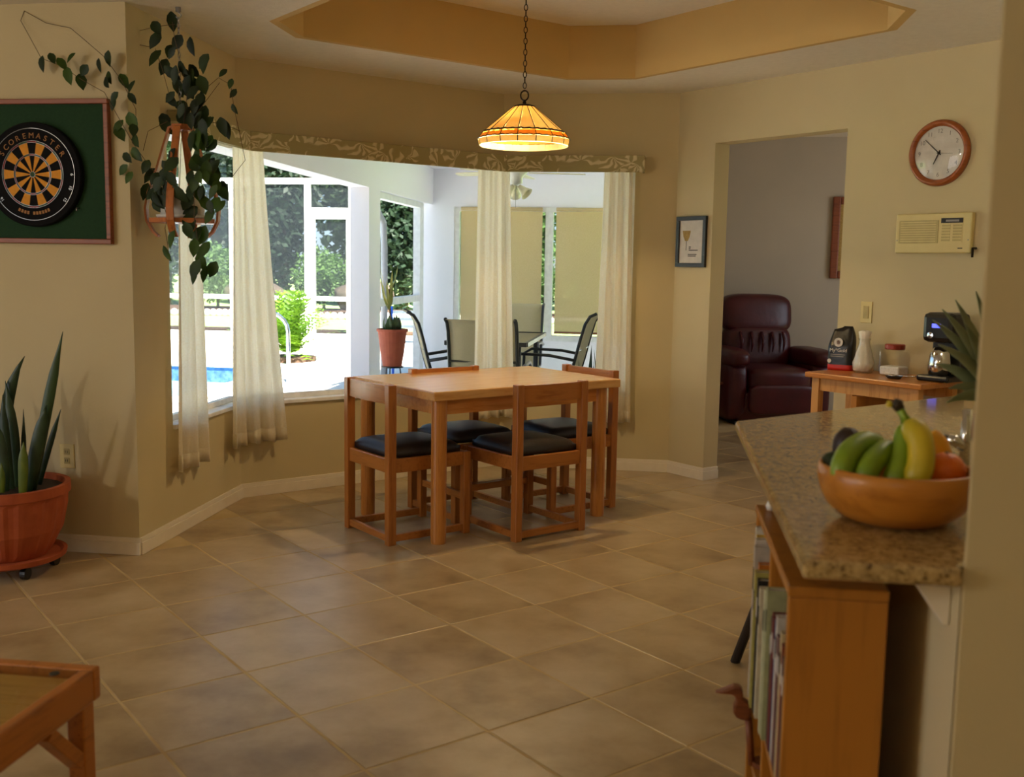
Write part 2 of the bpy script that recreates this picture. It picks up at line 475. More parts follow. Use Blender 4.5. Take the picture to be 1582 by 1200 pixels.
def tag(o, label=None, cat=None, group=None, kind=None):
    if label: o['label'] = label
    if cat: o['category'] = cat
    if group: o['group'] = group
    if kind: o['kind'] = kind
    return o
def thing(name, label, cat, loc=(0, 0, 0), rz=0, group=None):
    o = bpy.data.objects.new(name, None); COL.objects.link(o)
    o.empty_display_size = .05
    o.location = loc; o.rotation_euler = (0, 0, rz)
    WM[o] = Matrix.Translation(Vector(loc)) @ Matrix.Rotation(rz, 4, 'Z')
    return tag(o, label, cat, group)
def dup(o, parent=None, loc=None, rz=None):
    c = o.copy(); COL.objects.link(c)
    if parent is not None: c.parent = parent
    if loc is not None: c.location = loc
    if rz is not None: c.rotation_euler = (0, 0, rz)
    if o.type == 'EMPTY' and parent is None:
        WM[c] = Matrix.Translation(c.location) @ Matrix.Rotation(c.rotation_euler.z, 4, 'Z')
    for ch in list(o.children): dup(ch, c)
    return c
def text_mesh(txt, size, M, name, mat, parent, extrude=.0006, align='CENTER'):
    cu = bpy.data.curves.new(name, 'FONT'); cu.body = txt; cu.size = size; cu.align_x = align; cu.align_y = 'CENTER'; cu.extrude = extrude
    t = bpy.data.objects.new(name, cu); COL.objects.link(t)
    dg = bpy.context.evaluated_depsgraph_get()
    me = bpy.data.meshes.new_from_object(t.evaluated_get(dg))
    bpy.data.objects.remove(t); bpy.data.curves.remove(cu)
    me.materials.clear(); me.materials.append(MATS[mat])
    me.transform(M)
    o = bpy.data.objects.new(name, me); COL.objects.link(o)
    if parent is not None:
        o.parent = parent; me.transform(WM.get(parent, Matrix.Identity(4)).inverted())
    return o
def basis(origin, x, y, z):
    x, y, z = Vector(x), Vector(y), Vector(z); o = Vector(origin)
    return Matrix(((x.x, y.x, z.x, o.x), (x.y, y.y, z.y, o.y), (x.z, y.z, z.z, o.z), (0, 0, 0, 1)))
def leaf(mb, p, d, n, L, w, bend=.2, taper=1.0):
    """one pointed oval leaf from p along d, face normal n"""
    d = Vector(d).normalized(); n = Vector(n); s = d.cross(n)
    s = s.normalized() if s.length > 1e-4 else d.orthogonal().normalized()
    n = s.cross(d).normalized(); p = Vector(p)
    rows = ((0, .12), (.2, .8), (.45, 1), (.72, .72), (1, .02))
    vs = []
    for t, k in rows:
        c = p + d * (L * t) - n * (bend * L * t * t)
        vs += [c - s * (w / 2 * k) + n * (.12 * w * k), c, c + s * (w / 2 * k) + n * (.12 * w * k)]
    fs = []
    for i in range(4):
        a = i * 3
        fs += [(a, a + 1, a + 4, a + 3), (a + 1, a + 2, a + 5, a + 4)]
    mb.add(vs, fs)

# ================================================================== STRUCTURE
CEIL = 2.455
C0 = (-2.33, 4.36); C1 = (-2.34, 5.56); C2 = (-1.045, 6.855); C3 = (.09, 6.855)
E1 = (1.9, 5.045)
INNER = [(-5.5, -2.5), (-5.5, 4.36), C0, C1, C2, C3, E1, (1.9, -2.5)]
def offset_loop(pts, t):
    out = []
    n = len(pts)
    for i in range(n):
        p0, p1, p2 = Vector(pts[i - 1]), Vector(pts[i]), Vector(pts[(i + 1) % n])
        d1 = (p1 - p0).normalized(); d2 = (p2 - p1).normalized()
        n1 = Vector((-d1.y, d1.x)); n2 = Vector((-d2.y, d2.x))
        k = 1 + n1.dot(n2)
        out.append(tuple(p1 + (n1 + n2) * (t / k)))
    return out
OUTER = offset_loop(INNER, .13)
def lerp2(a, b, t): return (a[0] + (b[0] - a[0]) * t, a[1] + (b[1] - a[1]) * t)
def wall(name, i, label, openings=(), mat='wall_paint', z0=0.0, z1=CEIL + .02):
    a, b, ao, bo = INNER[i], INNER[(i + 1) % 8], OUTER[i], OUTER[(i + 1) % 8]
    L = math.dist(a, b); mb = MB()
    def piece(s0, s1, za, zb):
        t0, t1 = s0 / L, s1 / L
        q = [lerp2(a, b, t0), lerp2(a, b, t1), lerp2(ao, bo, t1), lerp2(ao, bo, t0)]
        if 0 < t0 < 1:
            nrm = Vector((bo[0] - ao[0], bo[1] - ao[1])).normalized(); p = Vector(q[0]); w = Vector((-nrm.y, nrm.x)) * .13; q[3] = tuple(p + w)
        if 0 < t1 < 1:
            nrm = Vector((bo[0] - ao[0], bo[1] - ao[1])).normalized(); p = Vector(q[1]); w = Vector((-nrm.y, nrm.x)) * .13; q[2] = tuple(p + w)
        mb.prism(q, za, zb)
    s = 0
    for (s0, s1, za, zb) in sorted(openings):
        if s0 > s: piece(s, s0, z0, z1)
        if za > z0: piece(s0, s1, z0, za)
        if zb < z1: piece(s0, s1, zb, z1)
        s = s1
    if s < L - 1e-6: piece(s, L, z0, z1)
    o = mb.build(name, mat)
    return tag(o, label, 'wall', kind='structure')
SILL, HEAD = .55, 2.0
LA = math.dist(C0, C1); LB = math.dist(C1, C2); LC = math.dist(C2, C3)
wall('wall_family', 0, 'beige side wall of the family room with sliding door opening', [(2.0, 4.4, .1, 2.1)])
wall('wall_left', 1, 'pale beige left wall behind the dartboard and snake plant')
wall('wall_bay_left', 2, 'tan bay wall under the leftmost window', [(.36, LA, SILL, HEAD)])
wall('wall_bay_center', 3, 'tan bay wall under the wide angled window', [(0, LB, SILL, HEAD)])
wall('wall_bay_right', 4, 'tan bay wall beside the right window', [(0, LC - .27, SILL, HEAD)])
wall('wall_right', 5, 'beige angled wall with the open doorway and clock', [(.312, 1.265, 0, 2.118)])
wall('wall_kitchen', 6, 'beige kitchen wall hidden behind the pillar')
wall('wall_back', 7, 'beige back wall behind the viewpoint')

def baseboard(name, pts, label):
    """two-step white baseboard along a polyline, room on the right-hand side"""
    mb = MB()
    def strip(t0, t1, z0, z1):
        n = len(pts)
        ins = []
        for t in (t0, t1):
            row = []
            for i in range(n):
                p = Vector(pts[i])
                d1 = (p - Vector(pts[i - 1])).normalized() if i else None
                d2 = (Vector(pts[i + 1]) - p).normalized() if i < n - 1 else None
                d1 = d1 or d2; d2 = d2 or d1
                n1 = Vector((d1.y, -d1.x)); n2 = Vector((d2.y, -d2.x))
                row.append(p + (n1 + n2) * (t / (1 + n1.dot(n2))))
            ins.append(row)
        for i in range(n - 1):
            mb.prism([tuple(ins[0][i]), tuple(ins[0][i + 1]), tuple(ins[1][i + 1]), tuple(ins[1][i])], z0, z1)
    strip(0, .014, 0, .058); strip(0, .009, .058, .08)
    return tag(mb.build(name, 'trim_white', bevel=.002), label, 'baseboard', kind='structure')
baseboard('baseboard_left', [(-5.5, 4.36), (C0[0] + .007, 4.36)], 'white baseboard along the left wall')
def on_wd(s): return (C3[0] + s * .70711, C3[1] - s * .70711)
_j = on_wd(.312)
baseboard('baseboard_bay', [C0, C1, C2, C3, _j, (_j[0] + .092, _j[1] + .092)], 'white baseboard around the bay window nook')
baseboard('baseboard_right', [on_wd(1.265), E1], 'white baseboard below the clock wall')

# floor slab and its diagonal tiles
mb = MB(); mb.box(-5.7, 4.1, -2.7, 10.4, -.04, -.003)
# (the slab stays inside the house outline; the lanai deck starts beyond the bay)
house = [(-5.63, -2.63), (-5.63, 4.49), OUTER[2], OUTER[3], OUTER[4], (.1, 6.985), (.1, 10.3), (3.7, 10.3), (3.7, -2.63)]
mb = MB(); mb.prism(house, -.06, -.0012)
floor = tag(mb.build('floor', 'grout'), 'beige ceramic tile floor laid diagonally', 'floor', kind='structure')
T = .406 / math.sqrt(2)
ORG = (-1.317, 3.138)
def clip(poly, a, b):
    """keep the part of poly right of the directed line a-b"""
    out = []; nx, ny = (b[1] - a[1]), -(b[0] - a[0])
    def sd(p): return (p[0] - a[0]) * nx + (p[1] - a[1]) * ny
    for i in range(len(poly)):
        p, q = poly[i], poly[(i + 1) % len(poly)]
        dp, dq = sd(p), sd(q)
        if dp >= 0: out.append(p)
        if dp * dq < 0:
            t = dp / (dp - dq); out.append(lerp2(p, q, t))
    return out
g = .0046 * math.sqrt(2)
tile_full = [(0, -T + g), (T - g, 0), (0, T - g), (-T + g, 0)]
def tile_mesh(poly):
    m_ = MB(); n = len(poly)
    cx = sum(p[0] for p in poly) / n; cy = sum(p[1] for p in poly) / n
    top = [(cx + (x - cx) * .988, cy + (y - cy) * .988) for x, y in poly]
    vs = [(x, y, -.003) for x, y in poly] + [(x, y, -.0008) for x, y in poly] + [(x, y, 0) for x, y in top]
    fs = [tuple(range(2 * n, 3 * n))] + [(k * n + i, k * n + (i + 1) % n, (k + 1) * n + (i + 1) % n, (k + 1) * n + i) for i in range(n) for k in range(2)]
    m_.add(vs, fs)
    return m_.mesh('tile', 'floor_tile')
full_mesh = tile_mesh(tile_full)
cells = []
for i in range(-22, 23):
    for j in range(-14, 26):
        cx = ORG[0] + T * (i - j); cy = ORG[1] + T * (i + j + 1)
        if not (-4.2 < cx < 3.3 and 1.2 < cy < 9.7): continue
        d = abs(cx + .14 * cy) / max(cy, .1)
        if d > .62: continue
        if cy < 4.3 and cx < -3.5: continue
        if cx > 1.0 and cy < 5: continue
        poly = [(cx + x, cy + y) for x, y in tile_full]
        pol2 = poly
        if cy > 4.3 and cx < -2.0:
            if cx < -2.33: pol2 = clip(pol2, (-5, 4.42), (0, 4.42)) 
            else: pol2 = clip(pol2, (-2.4, 0), (-2.4, 9))
        pol2 = clip(pol2, OUTER[3], OUTER[4]) if pol2 else pol2
        if cx < .1 and pol2: pol2 = clip(pol2, (-5, 6.9), (.1, 6.9))
        if cx < .6 and cy > 6.9 and pol2: pol2 = clip(pol2, (.16, 0), (.16, 20))
        if not pol2 or len(pol2) < 3: continue
        cells.append((cx, cy, pol2, pol2 == poly))
cells.sort(key=lambda c: c[1])
for cx, cy, pol, whole in cells[:300]:
    if whole: me = full_mesh
    else: me = tile_mesh([(x - cx, y - cy) for x, y in pol])
    o = bpy.data.objects.new('tile', me); COL.objects.link(o); o.parent = floor; o.location = (cx, cy, 0)
print('tiles', len(cells))
if len(cells) > 300 or True:
    mb = MB()
    for i in range(-30, 31):
        for j in range(-26, 26):
            cx = ORG[0] + T * (i - j); cy = ORG[1] + T * (i + j + 1)
            if not (-5.2 < cx < 3.4 and -2.2 < cy < 4.0): continue
            if any(abs(cx - c[0]) + abs(cy - c[1]) < .01 for c in cells): continue
            mb.add([(cx + x, cy + y, 0) for x, y in tile_full], [(0, 1, 2, 3)])
    o = mb.build('tile_field', 'floor_tile', floor); o['kind'] = 'stuff'

# ceiling with the octagonal tray
tr = [(-1.79, 4.76), (-1.79, 5.10), (-.58, 6.31), (-.185, 6.31), (1.0, 5.125), (1.0, 4.76), (-.185, 3.575), (-.58, 3.575)]
bm = bmesh.new()
outer = [(-5.63, -2.63), (-5.63, 4.49), OUTER[2], OUTER[3], OUTER[4], OUTER[5], OUTER[6], (2.03, -2.63)]
def ring(pts, z): return [bm.verts.new((x, y, z)) for x, y in pts]
vo = ring(outer, CEIL); vi = ring(tr, CEIL)
ed = [bm.edges.new((vo[i], vo[(i + 1) % len(vo)])) for i in range(len(vo))] + [bm.edges.new((vi[i], vi[(i + 1) % len(vi)])) for i in range(len(vi))]
bmesh.ops.triangle_fill(bm, use_beauty=True, use_dissolve=False, edges=ed)
cen = [f for f in bm.faces if all(abs(v.co.x + .395) <= 1.4 and v in vi for v in f.verts)]
bmesh.ops.delete(bm, geom=cen, context='FACES_ONLY')
ext = bmesh.ops.extrude_face_region(bm, geom=list(bm.faces))
for v in [g_ for g_ in ext['geom'] if isinstance(g_, bmesh.types.BMVert)]: v.co.z += .012
bmesh.ops.recalc_face_normals(bm, faces=bm.faces)
me = bpy.data.meshes.new('ceiling'); bm.to_mesh(me); bm.free(); me.materials.append(MATS['ceiling_paint'])
ceiling = bpy.data.objects.new('ceiling', me); COL.objects.link(ceiling)
tag(ceiling, 'textured off-white ceiling with an octagonal recess', 'ceiling', kind='structure')
mb = MB()
TRZ = 2.757
n = 8
cxm, cym = -.395, 4.943
tro = [(cxm + (x - cxm) * 1.03, cym + (y - cym) * 1.03) for x, y in tr]
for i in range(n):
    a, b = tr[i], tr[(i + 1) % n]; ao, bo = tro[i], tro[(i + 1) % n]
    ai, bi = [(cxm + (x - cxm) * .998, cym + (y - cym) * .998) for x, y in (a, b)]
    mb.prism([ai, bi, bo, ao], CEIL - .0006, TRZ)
mb.build('tray_side', 'tray_lamp_glow', ceiling)
mb = MB(); mb.prism(tro, TRZ, TRZ + .03); mb.build('tray_top', 'ceiling_paint', ceiling)

# pillar and half wall that carry the granite counter
mb = MB(); mb.prism([(.471, 1.62), (1.9, 1.62), (1.9, 1.76), (.558, 1.76)], 0, CEIL)
tag(mb.build('wall_pillar', 'wall_paint', bevel=.006), 'beige wall end at the right edge beside the counter', 'wall', kind='structure')
mb = MB(); mb.prism([(.4715, 1.622), (.5585, 1.7615), (.60, 1.7615), (.60, 3.0), (.4715, 3.0)], 0, .878)
tag(mb.build('wall_counter', 'wall_paint'), 'beige half wall under the granite counter', 'wall', kind='structure')

# den behind the doorway
DEN_C = 2.57
mb = MB(); mb.box(.1, 3.7, 10.1, 10.22, 0, DEN_C); tag(mb.build('wall_den_back', 'den_paint'), 'grey wall behind the burgundy recliner', 'wall', kind='structure')
mb = MB(); mb.prism([(.05, 7.0), (.17, 7.0), (.17, 10.1), (.05, 10.1)], 0, DEN_C); tag(mb.build('wall_den_left', 'den_paint'), 'grey left wall of the den', 'wall', kind='structure')
mb = MB(); mb.box(3.55, 3.67, 4.6, 10.1, 0, .85); mb.box(3.55, 3.67, 4.6, 10.1, 2.15, DEN_C); mb.box(3.55, 3.67, 4.6, 7.4, .85, 2.15); mb.box(3.55, 3.67, 9.0, 10.1, .85, 2.15)
tag(mb.build('wall_den_right', 'den_paint'), 'grey right wall of the den with a window opening', 'wall', kind='structure')
mb = MB(); mb.box(2.03, 3.67, 4.5, 4.6, 0, DEN_C); tag(mb.build('wall_den_front', 'den_paint'), 'grey front wall of the den', 'wall', kind='structure')
mb = MB(); mb.prism([(.05, 6.99), OUTER[5], OUTER[6], (3.67, 4.6), (3.67, 10.2), (.05, 10.2)], DEN_C, DEN_C + .05)
mb.prism([OUTER[5], OUTER[6], INNER[6], INNER[5]], CEIL + .02, DEN_C + .05)
mb.box(1.9, 2.03, 4.5, 5.1, CEIL + .02, DEN_C + .05)
tag(mb.build('ceiling_den', 'ceiling_paint'), 'white ceiling of the den', 'ceiling', kind='structure')

# windows: mitred glass bay
def window(name, i, s0, s1, label, cut0=0, cut1=0):
    a, b, ao, bo = INNER[i], INNER[i + 1], OUTER[i], OUTER[i + 1]
    L = math.dist(a, b)
    dx, dy = (b[0] - a[0]) / L, (b[1] - a[1]) / L; nx, ny = -dy, dx
    def pt(s, t, m0=0, m1=0):
        # t outward; mitre the ends
        q = s
        return (a[0] + dx * q + nx * t, a[1] + dy * q + ny * t)
    k = math.tan(math.radians(22.5))
    def strip(mb, t0, t1, z0, z1, e0=0, e1=0):
        def ends(t): return (s0 + e0 - (k * t if cut0 else 0), s1 - e1 + (k * t if cut1 else 0))
        p0, p1 = ends(t0), ends(t1)
        mb.prism([pt(p0[0], t0), pt(p0[1], t0), pt(p1[1], t1), pt(p1[0], t1)], z0, z1)
    w = bpy.data.objects.new(name, None); COL.objects.link(w); WM[w] = Matrix.Identity(4)
    tag(w, label, 'window', kind='structure')
    m_ = MB(); strip(m_, -.018, .128, SILL - .022, SILL + .001); m_.build('window_sill', 'frame_white', w, bevel=.004)
    m_ = MB(); strip(m_, .055, .09, SILL + .002, SILL + .03); strip(m_, .055, .09, HEAD - .03, HEAD)
    if not cut0: m_.prism([pt(s0, .055), pt(s0 + .03, .055), pt(s0 + .03, .09), pt(s0, .09)], SILL + .03, HEAD - .03)
    if not cut1: m_.prism([pt(s1 - .03, .055), pt(s1, .055), pt(s1, .09), pt(s1 - .03, .09)], SILL + .03, HEAD - .03)
    m_.build('window_frame', 'frame_white', w)
    m_ = MB(); strip(m_, .070, .076, SILL + .031, HEAD - .031, 0 if cut0 else .031, 0 if cut1 else .031); m_.build('pane', 'window_glass', w)
window('window_1', 2, .36, LA, 'leftmost bay window overlooking the pool', 0, 1)
window('window_2', 3, 0, LB, 'wide angled bay window overlooking the lanai', 1, 1)
window('window_3', 4, 0, LC - .27, 'right bay window facing the patio set', 1, 0)

# ================================================================== LANAI AND GARDEN
GZ = -.05
XL = -2.65      # inner face of the lanai side beam
mb = MB(); mb.box(-2.83, .05, 6.98, 12.0, GZ - .1, GZ)
mb.prism([(-2.83, 4.5), (OUTER[2][0], 4.5), OUTER[3], OUTER[4], (OUTER[4][0], 7.1), (-2.83, 7.1)], GZ - .1, GZ - .0005)
tag(mb.build('floor_lanai', 'concrete'), 'pale concrete floor of the lanai', 'floor', kind='structure')
# pool deck around a pool basin
px0, px1, py0, py1 = -9.2, -4.75, 9.7, 12.9
mb = MB()
mb.box(-14, -2.83, 4.5, py0, GZ - .1, GZ); mb.box(-14, px0, py0, py1, GZ - .1, GZ); mb.box(px1, -2.83, py0, py1, GZ - .1, GZ)
mb.box(-14, -2.83, py1, 19.5, GZ - .1, GZ)
tag(mb.build('floor_pool_deck', 'concrete'), 'sunlit white pool deck', 'floor', kind='structure')
pool = thing('swimming_pool', 'blue swimming pool sunk in the white deck', 'pool', (px0, py0, -.2))
mb = MB(); mb.box(px0, px1, py0, py1, -1.25, -1.2); mb.build('basin', 'pool_plaster', pool)
mb = MB()
mb.box(px0 - .02, px0 + .02, py0, py1, -1.2, GZ - .002); mb.box(px1 - .02, px1 + .02, py0, py1, -1.2, GZ - .002)
mb.box(px0, px1, py0 - .02, py0 + .02, -1.2, GZ - .002); mb.box(px0, px1, py1 - .02, py1 + .02, -1.2, GZ - .002)
mb.build('waterline_tile', 'pool_tile', pool)
mb = MB(); mb.box(px0 + .02, px1 - .02, py0 + .02, py1 - .02, -.26, -.25); mb.build('water', 'pool_water', pool)
mb = MB()
mb.box(px0 - .25, px1 + .25, py0 - .25, py0 + .05, GZ + .001, GZ + .03); mb.box(px0 - .25, px1 + .25, py1 - .05, py1 + .25, GZ + .001, GZ + .03)
mb.box(px0 - .25, px0 + .05, py0 + .05, py1 - .05, GZ + .001, GZ + .03); mb.box(px1 - .05, px1 + .25, py0 + .05, py1 - .05, GZ + .001, GZ + .03)
mb.build('coping', 'concrete', pool, bevel=.01)

mb = MB(); mb.box(-60, 40, 19.5, 95, -.2, -.1); mb.box(-2.83, 40, 12.12, 19.5, -.2, -.1)
mb.box(-60, -14, 4.5, 19.5, -.2, -.1)
tag(mb.build('floor_lawn', 'lawn_grass'), 'bright green lawn beyond the pool cage', 'lawn', kind='structure')

# lanai shell: ceiling, side beam, column, far wall with openings
mb = MB(); mb.prism([(-2.83, 4.5), (OUTER[2][0] + .05, 4.5), OUTER[3], OUTER[4], (.05, OUTER[4][1]), (.05, 12.12), (-2.83, 12.12)], 2.44, 2.56)
tag(mb.build('ceiling_lanai', 'lanai_white'), 'white lanai ceiling', 'ceiling', kind='structure')
mb = MB(); mb.box(-2.83, XL, 4.5, 12.0, 2.03, 2.44)
tag(mb.build('trim_1', 'lanai_white'), 'white header beam along the lanai edge', 'beam', kind='structure')
mb = MB(); mb.box(-2.83, XL, 9.3, 9.68, GZ, 2.03)
tag(mb.build('trim_2', 'lanai_white'), 'white square lanai column', 'column', kind='structure')
mb = MB()
WL, WR = -2.40, .05
mb.box(-2.83, WL, 12.0, 12.12, GZ, 2.44); mb.box(WL, WR, 12.0, 12.12, 2.01, 2.44); mb.box(WL, WR, 12.0, 12.12, GZ, .47)
tag(mb.build('wall_lanai', 'lanai_white'), 'white lanai end wall around the shaded openings', 'wall', kind='structure')
sf = thing('screened_window', 'white mullioned screened window in the lanai end wall', 'screen window', (-1.3, 12.06, .47))
for (x0, x1) in ((-2.40, -2.34), (-1.33, -1.24), (-.13, -.04)):
    mb = MB(); mb.box(x0, x1, 12.02, 12.1, .53, 1.955); mb.build('mullion', 'frame_white', sf)
for (z0, z1) in ((.47, .53), (1.955, 2.01)):
    mb = MB(); mb.box(WL, WR, 12.02, 12.1, z0, z1); mb.build('rail', 'frame_white', sf)
for (x0, x1) in ((-2.34, -1.33), (-1.24, -.13)):
    mb = MB(); mb.box(x0, x1, 12.055, 12.058, .53, 1.955); mb.build('screen', 'screen_mesh', sf)
for k, (x0, x1, lab) in enumerate(((-2.31, -1.36, 'tan mesh roller shade left of the white mullion'), (-1.2, -.16, 'tan mesh roller shade right of the white mullion'))):
    rs = thing('roller_shade', lab, 'shade', ((x0 + x1) / 2, 11.97, 1.97), 0, 'mesh roller shades on the lanai end wall')
    mb = MB(); mb.box(x0, x1, 11.968, 11.971, .58, 1.96); mb.build('shade_cloth', 'roller_mesh', rs)
    mb = MB(); mb.cyl((x0, 11.97, 1.985), (x1, 11.97, 1.985), .022, n=10); mb.build('shade_roll', 'roller_mesh', rs, smooth=True)
    mb = MB(); mb.cyl((x0, 11.97, .575), (x1, 11.97, .575), .013, n=8); mb.build('shade_bar', 'copper_brown', rs, smooth=True)
# side screen bay between the column and the far wall
ss = thing('patio_enclosure', 'white framed screen panel beside the lanai column', 'screen frame', (-2.74, 10.8, GZ))
for nm, bx_ in (('post', (9.68, 9.74, GZ, 2.03)), ('post', (11.6, 11.78, GZ, 2.03)), ('rail', (9.74, 11.6, .92, .99)), ('rail', (9.74, 11.6, 1.97, 2.03)), ('rail', (9.74, 11.6, GZ, .02))):
    mb = MB(); mb.box(-2.79, -2.71, bx_[0], bx_[1], bx_[2], bx_[3]); mb.build(nm, 'frame_white', ss)
mb = MB(); mb.tube([(-3.02, 10.0, 2.15), (-3.02, 10.25, 2.05), (-3.02, 10.9, 1.9), (-3.02, 11.15, 1.78), (-3.02, 11.2, 1.5), (-3.02, 11.2, -.05)], .04, 8)
tag(mb.build('downspout', 'downspout_grey', smooth=True), 'grey gutter downspout outside the lanai screen', 'downspout')
# pool cage end wall at the back of the deck
cage = thing('pool_cage', 'white aluminium pool cage wall with screen door', 'screen frame', (-7, 19.5, GZ))
CYY = 19.5
for x0, x1 in ((-10.3, -10.2), (-9.1, -9.0), (-8.36, -8.22), (-6.83, -6.72), (-5.95, -5.85)):
    mb = MB(); mb.box(x0, x1, CYY - .05, CYY + .05, GZ, 2.93); mb.build('post', 'frame_white', cage)
for z0, z1 in ((.59, .67), (2.82, 2.93)):
    mb = MB(); mb.box(-13, -5.85, CYY - .045, CYY + .045, z0, z1); mb.build('rail', 'frame_white', cage)
mb = MB(); mb.box(-6.72, -5.95, CYY - .04, CYY + .04, 2.16, 2.37); mb.build('door_header', 'frame_white', cage)
mb = MB()
for x0, x1, z0, z1 in ((-6.72, -6.63, GZ, 2.16), (-6.0, -5.95, GZ, 2.16)): mb.box(x0, x1, CYY - .03, CYY + .03, z0, z1)
mb.build('door_stile', 'frame_white', cage)
mb = MB(); mb.box(-13, -5.85, CYY - .001, CYY + .001, GZ, 2.82); mb.build('screen', 'screen_mesh', cage)

# pool hand rail
mb = MB(); a = at_z(446, 592, GZ)
mb.tube([(a.x, a.y, GZ), (a.x, a.y, .55)] + [(a.x - .22 + .22 * math.cos(t), a.y - .1 * (1 - math.cos(t)), .55 + .22 * math.sin(t)) for t in [PI * k / 10 for k in range(1, 9)]] + [(a.x - .5, a.y - .25, GZ)], .024, 10)
tag(mb.build('pool_handrail', 'chrome', smooth=True), 'bent chrome handrail beside the pool', 'handrail')

# planting bed, edging, trees, hedges
mb = MB()
mb.prism([(-5.2 + .42 * math.cos(a * .4), 14.0 + .4 * math.sin(a * .4)) for a in range(15)], GZ, GZ + .06)
tag(mb.build('planting_bed', 'mulch'), 'mulch planting bed at the edge of the deck', 'planting bed', kind='stuff')
mb = MB(); mb.box(-40, 30, 20.0, 20.7, -.1, -.05); mb.box(-40, 30, 25.75, 29, -.1, 0);
tag(mb.build('garden_border', 'mulch'), 'brown mulch border along the back of the lawn', 'planting bed', kind='stuff')
mb = MB(); random.seed(3)
for k in range(260):
    x = -22 + k * .16
    mb.ball((x, 25.3 + .25 * math.sin(k * .21), -.02), .1, .08, .11, 6, 5)
tag(mb.build('edging_stones', 'edging_stone', smooth=True), 'row of small white edging stones along the lawn', 'edging', kind='stuff')
for k, (x, lab) in enumerate(((-10.6, 'grey garden boulder beyond the left window'), (-7.6, 'brown garden boulder behind the screen door'), (-4.6, 'low brown boulder seen beside the column'))):
    mb = MB(); mb.ball((x, 26.25, .5), .85, .42, .42, 10, 8); o = mb.build('boulder', 'stone_dark', smooth=True)
    for v in o.data.vertices: v.co += Vector((random.uniform(-.06, .06), random.uniform(-.05, .05), random.uniform(-.05, .05)))
    zm = min(v.co.z for v in o.data.vertices)
    for v in o.data.vertices: v.co.z -= zm
    tag(o, lab, 'boulder')

def foliage(n, rad, size, seed, squash=1.0, shell=.55):
    rnd = random.Random(seed); mb = MB()
    for _ in range(n):
        while True:
            p = Vector((rnd.uniform(-1, 1), rnd.uniform(-1, 1), rnd.uniform(-1, 1)))
            if shell * rnd.random() < p.length < 1: break
        lump = 1 + .22 * math.sin(p.x * 7 + seed) * math.cos(p.z * 6 + p.y * 5)
        c = Vector((p.x * rad * lump, p.y * rad * lump, p.z * rad * squash * lump))
        d = Vector((rnd.uniform(-1, 1), rnd.uniform(-1, 1), rnd.uniform(-.9, .5))).normalized()
        s = d.orthogonal().normalized(); s = (Matrix.Rotation(rnd.uniform(0, 6.28), 4, d) @ s)
        L = size * rnd.uniform(.6, 1.3); w = L * .45
        mb.add([c, c + d * (L * .5) + s * (w / 2), c + d * L, c + d * (L * .5) - s * (w / 2)], [(0, 1, 2, 3)])
    return mb
crown = {}
for m_ in ('tree_leaf', 'tree_leaf_dark', 'tree_leaf_light'):
    crown[m_, 'tall'] = [foliage(7500, .98, .27, s, 3.6, .3).mesh('crown', m_) for s in (1, 2)]
    crown[m_, 'bush'] = [foliage(3000, .92, .16, s, .95).mesh('foliage', m_) for s in (3,)]
crown['tree_leaf_dark', 'big'] = [foliage(7000, 1.95, .42, s, 2.6, .4).mesh('crown', 'tree_leaf_dark') for s in (4, 5)]
def tree(x, y, h, r, m_, label, k=0, trunk=.14, cz=.62, squash=1.0):
    t = thing('garden_tree', label, 'tree', (x, y, -.1), 0, 'trees behind the lawn')
    mb = MB(); mb.tube([(x, y, -.1), (x + .1 * h * .2, y, h * .35), (x - .05, y, h * .75)], [trunk, trunk * .8, trunk * .4], 8)
    for a in range(3):
        an = a * 2.1 + x
        mb.tube([(x + .05, y, h * .4), (x + math.cos(an) * r * .6, y + math.sin(an) * r * .6, h * .7)], [trunk * .5, trunk * .2], 6)
    mb.build('trunk', 'bark', t, smooth=True)
    o = bpy.data.objects.new('crown', crown[m_, 'big' if r > 1.5 else 'tall'][k % 2]); COL.objects.link(o); o.parent = t
    o.location = (0, 0, h * cz + (.6 if r > 1.5 else 0.1)); o.scale = (1, .8, 1)
TREES = []
NAMES = ['tall dark tree at the far left of the pool view', 'dark tree beyond the left end of the pool', 'dark tree seen in the leftmost window', 'dark tree hidden by the left corner curtain', 'tree left of the screen door', 'tree filling the screen door panes', 'leafy tree beside the lanai column', 'light green tree right of the lanai column', 'tree behind the left roller shade', 'tree behind the middle curtain', 'tree behind the right roller shade', 'tree at the far right of the garden']
for k in range(12):
    TREES.append((-18.6 + 1.85 * k, 29.9 + 2.2 * (k % 2), 6.6 + .5 * (k % 3), .92, ['tree_leaf_dark', 'tree_leaf_dark', 'tree_leaf'][k % 3] if k < 7 else ['tree_leaf_light', 'tree_leaf'][k % 2], NAMES[k]))
NAM2 = ['big rear tree at the far left', 'big rear tree behind the pool', 'big rear tree behind the leftmost window', 'big rear tree behind the screen door', 'big rear tree behind the lanai column', 'big rear tree behind the shaded windows', 'big rear tree at the right end']
for k in range(7):
    TREES.append((-26.5 + 5.1 * k, 36.5, 10.5, 1.8, 'tree_leaf_dark', NAM2[k]))
for k, (x, y, h, r, m_, lab) in enumerate(TREES): tree(x, y, h, r, m_, lab, k, .16 if y < 35 else .25, .55)
def bush(x, y, r, h, m_, label, k=0):
    y += .35
    t = thing('garden_bush', label, 'bush', (x, y, 0), 0, 'bushes along the garden border')
    mb = MB(); mb.tube([(x, y, 0), (x, y, h * .5)], [.05, .03], 6); mb.build('stem', 'bark', t)
    o = bpy.data.objects.new('foliage', crown[m_, 'bush'][0]); COL.objects.link(o); o.parent = t; o.location = (0, 0, h * .6); o.scale = (r, r * .8, h * .5)
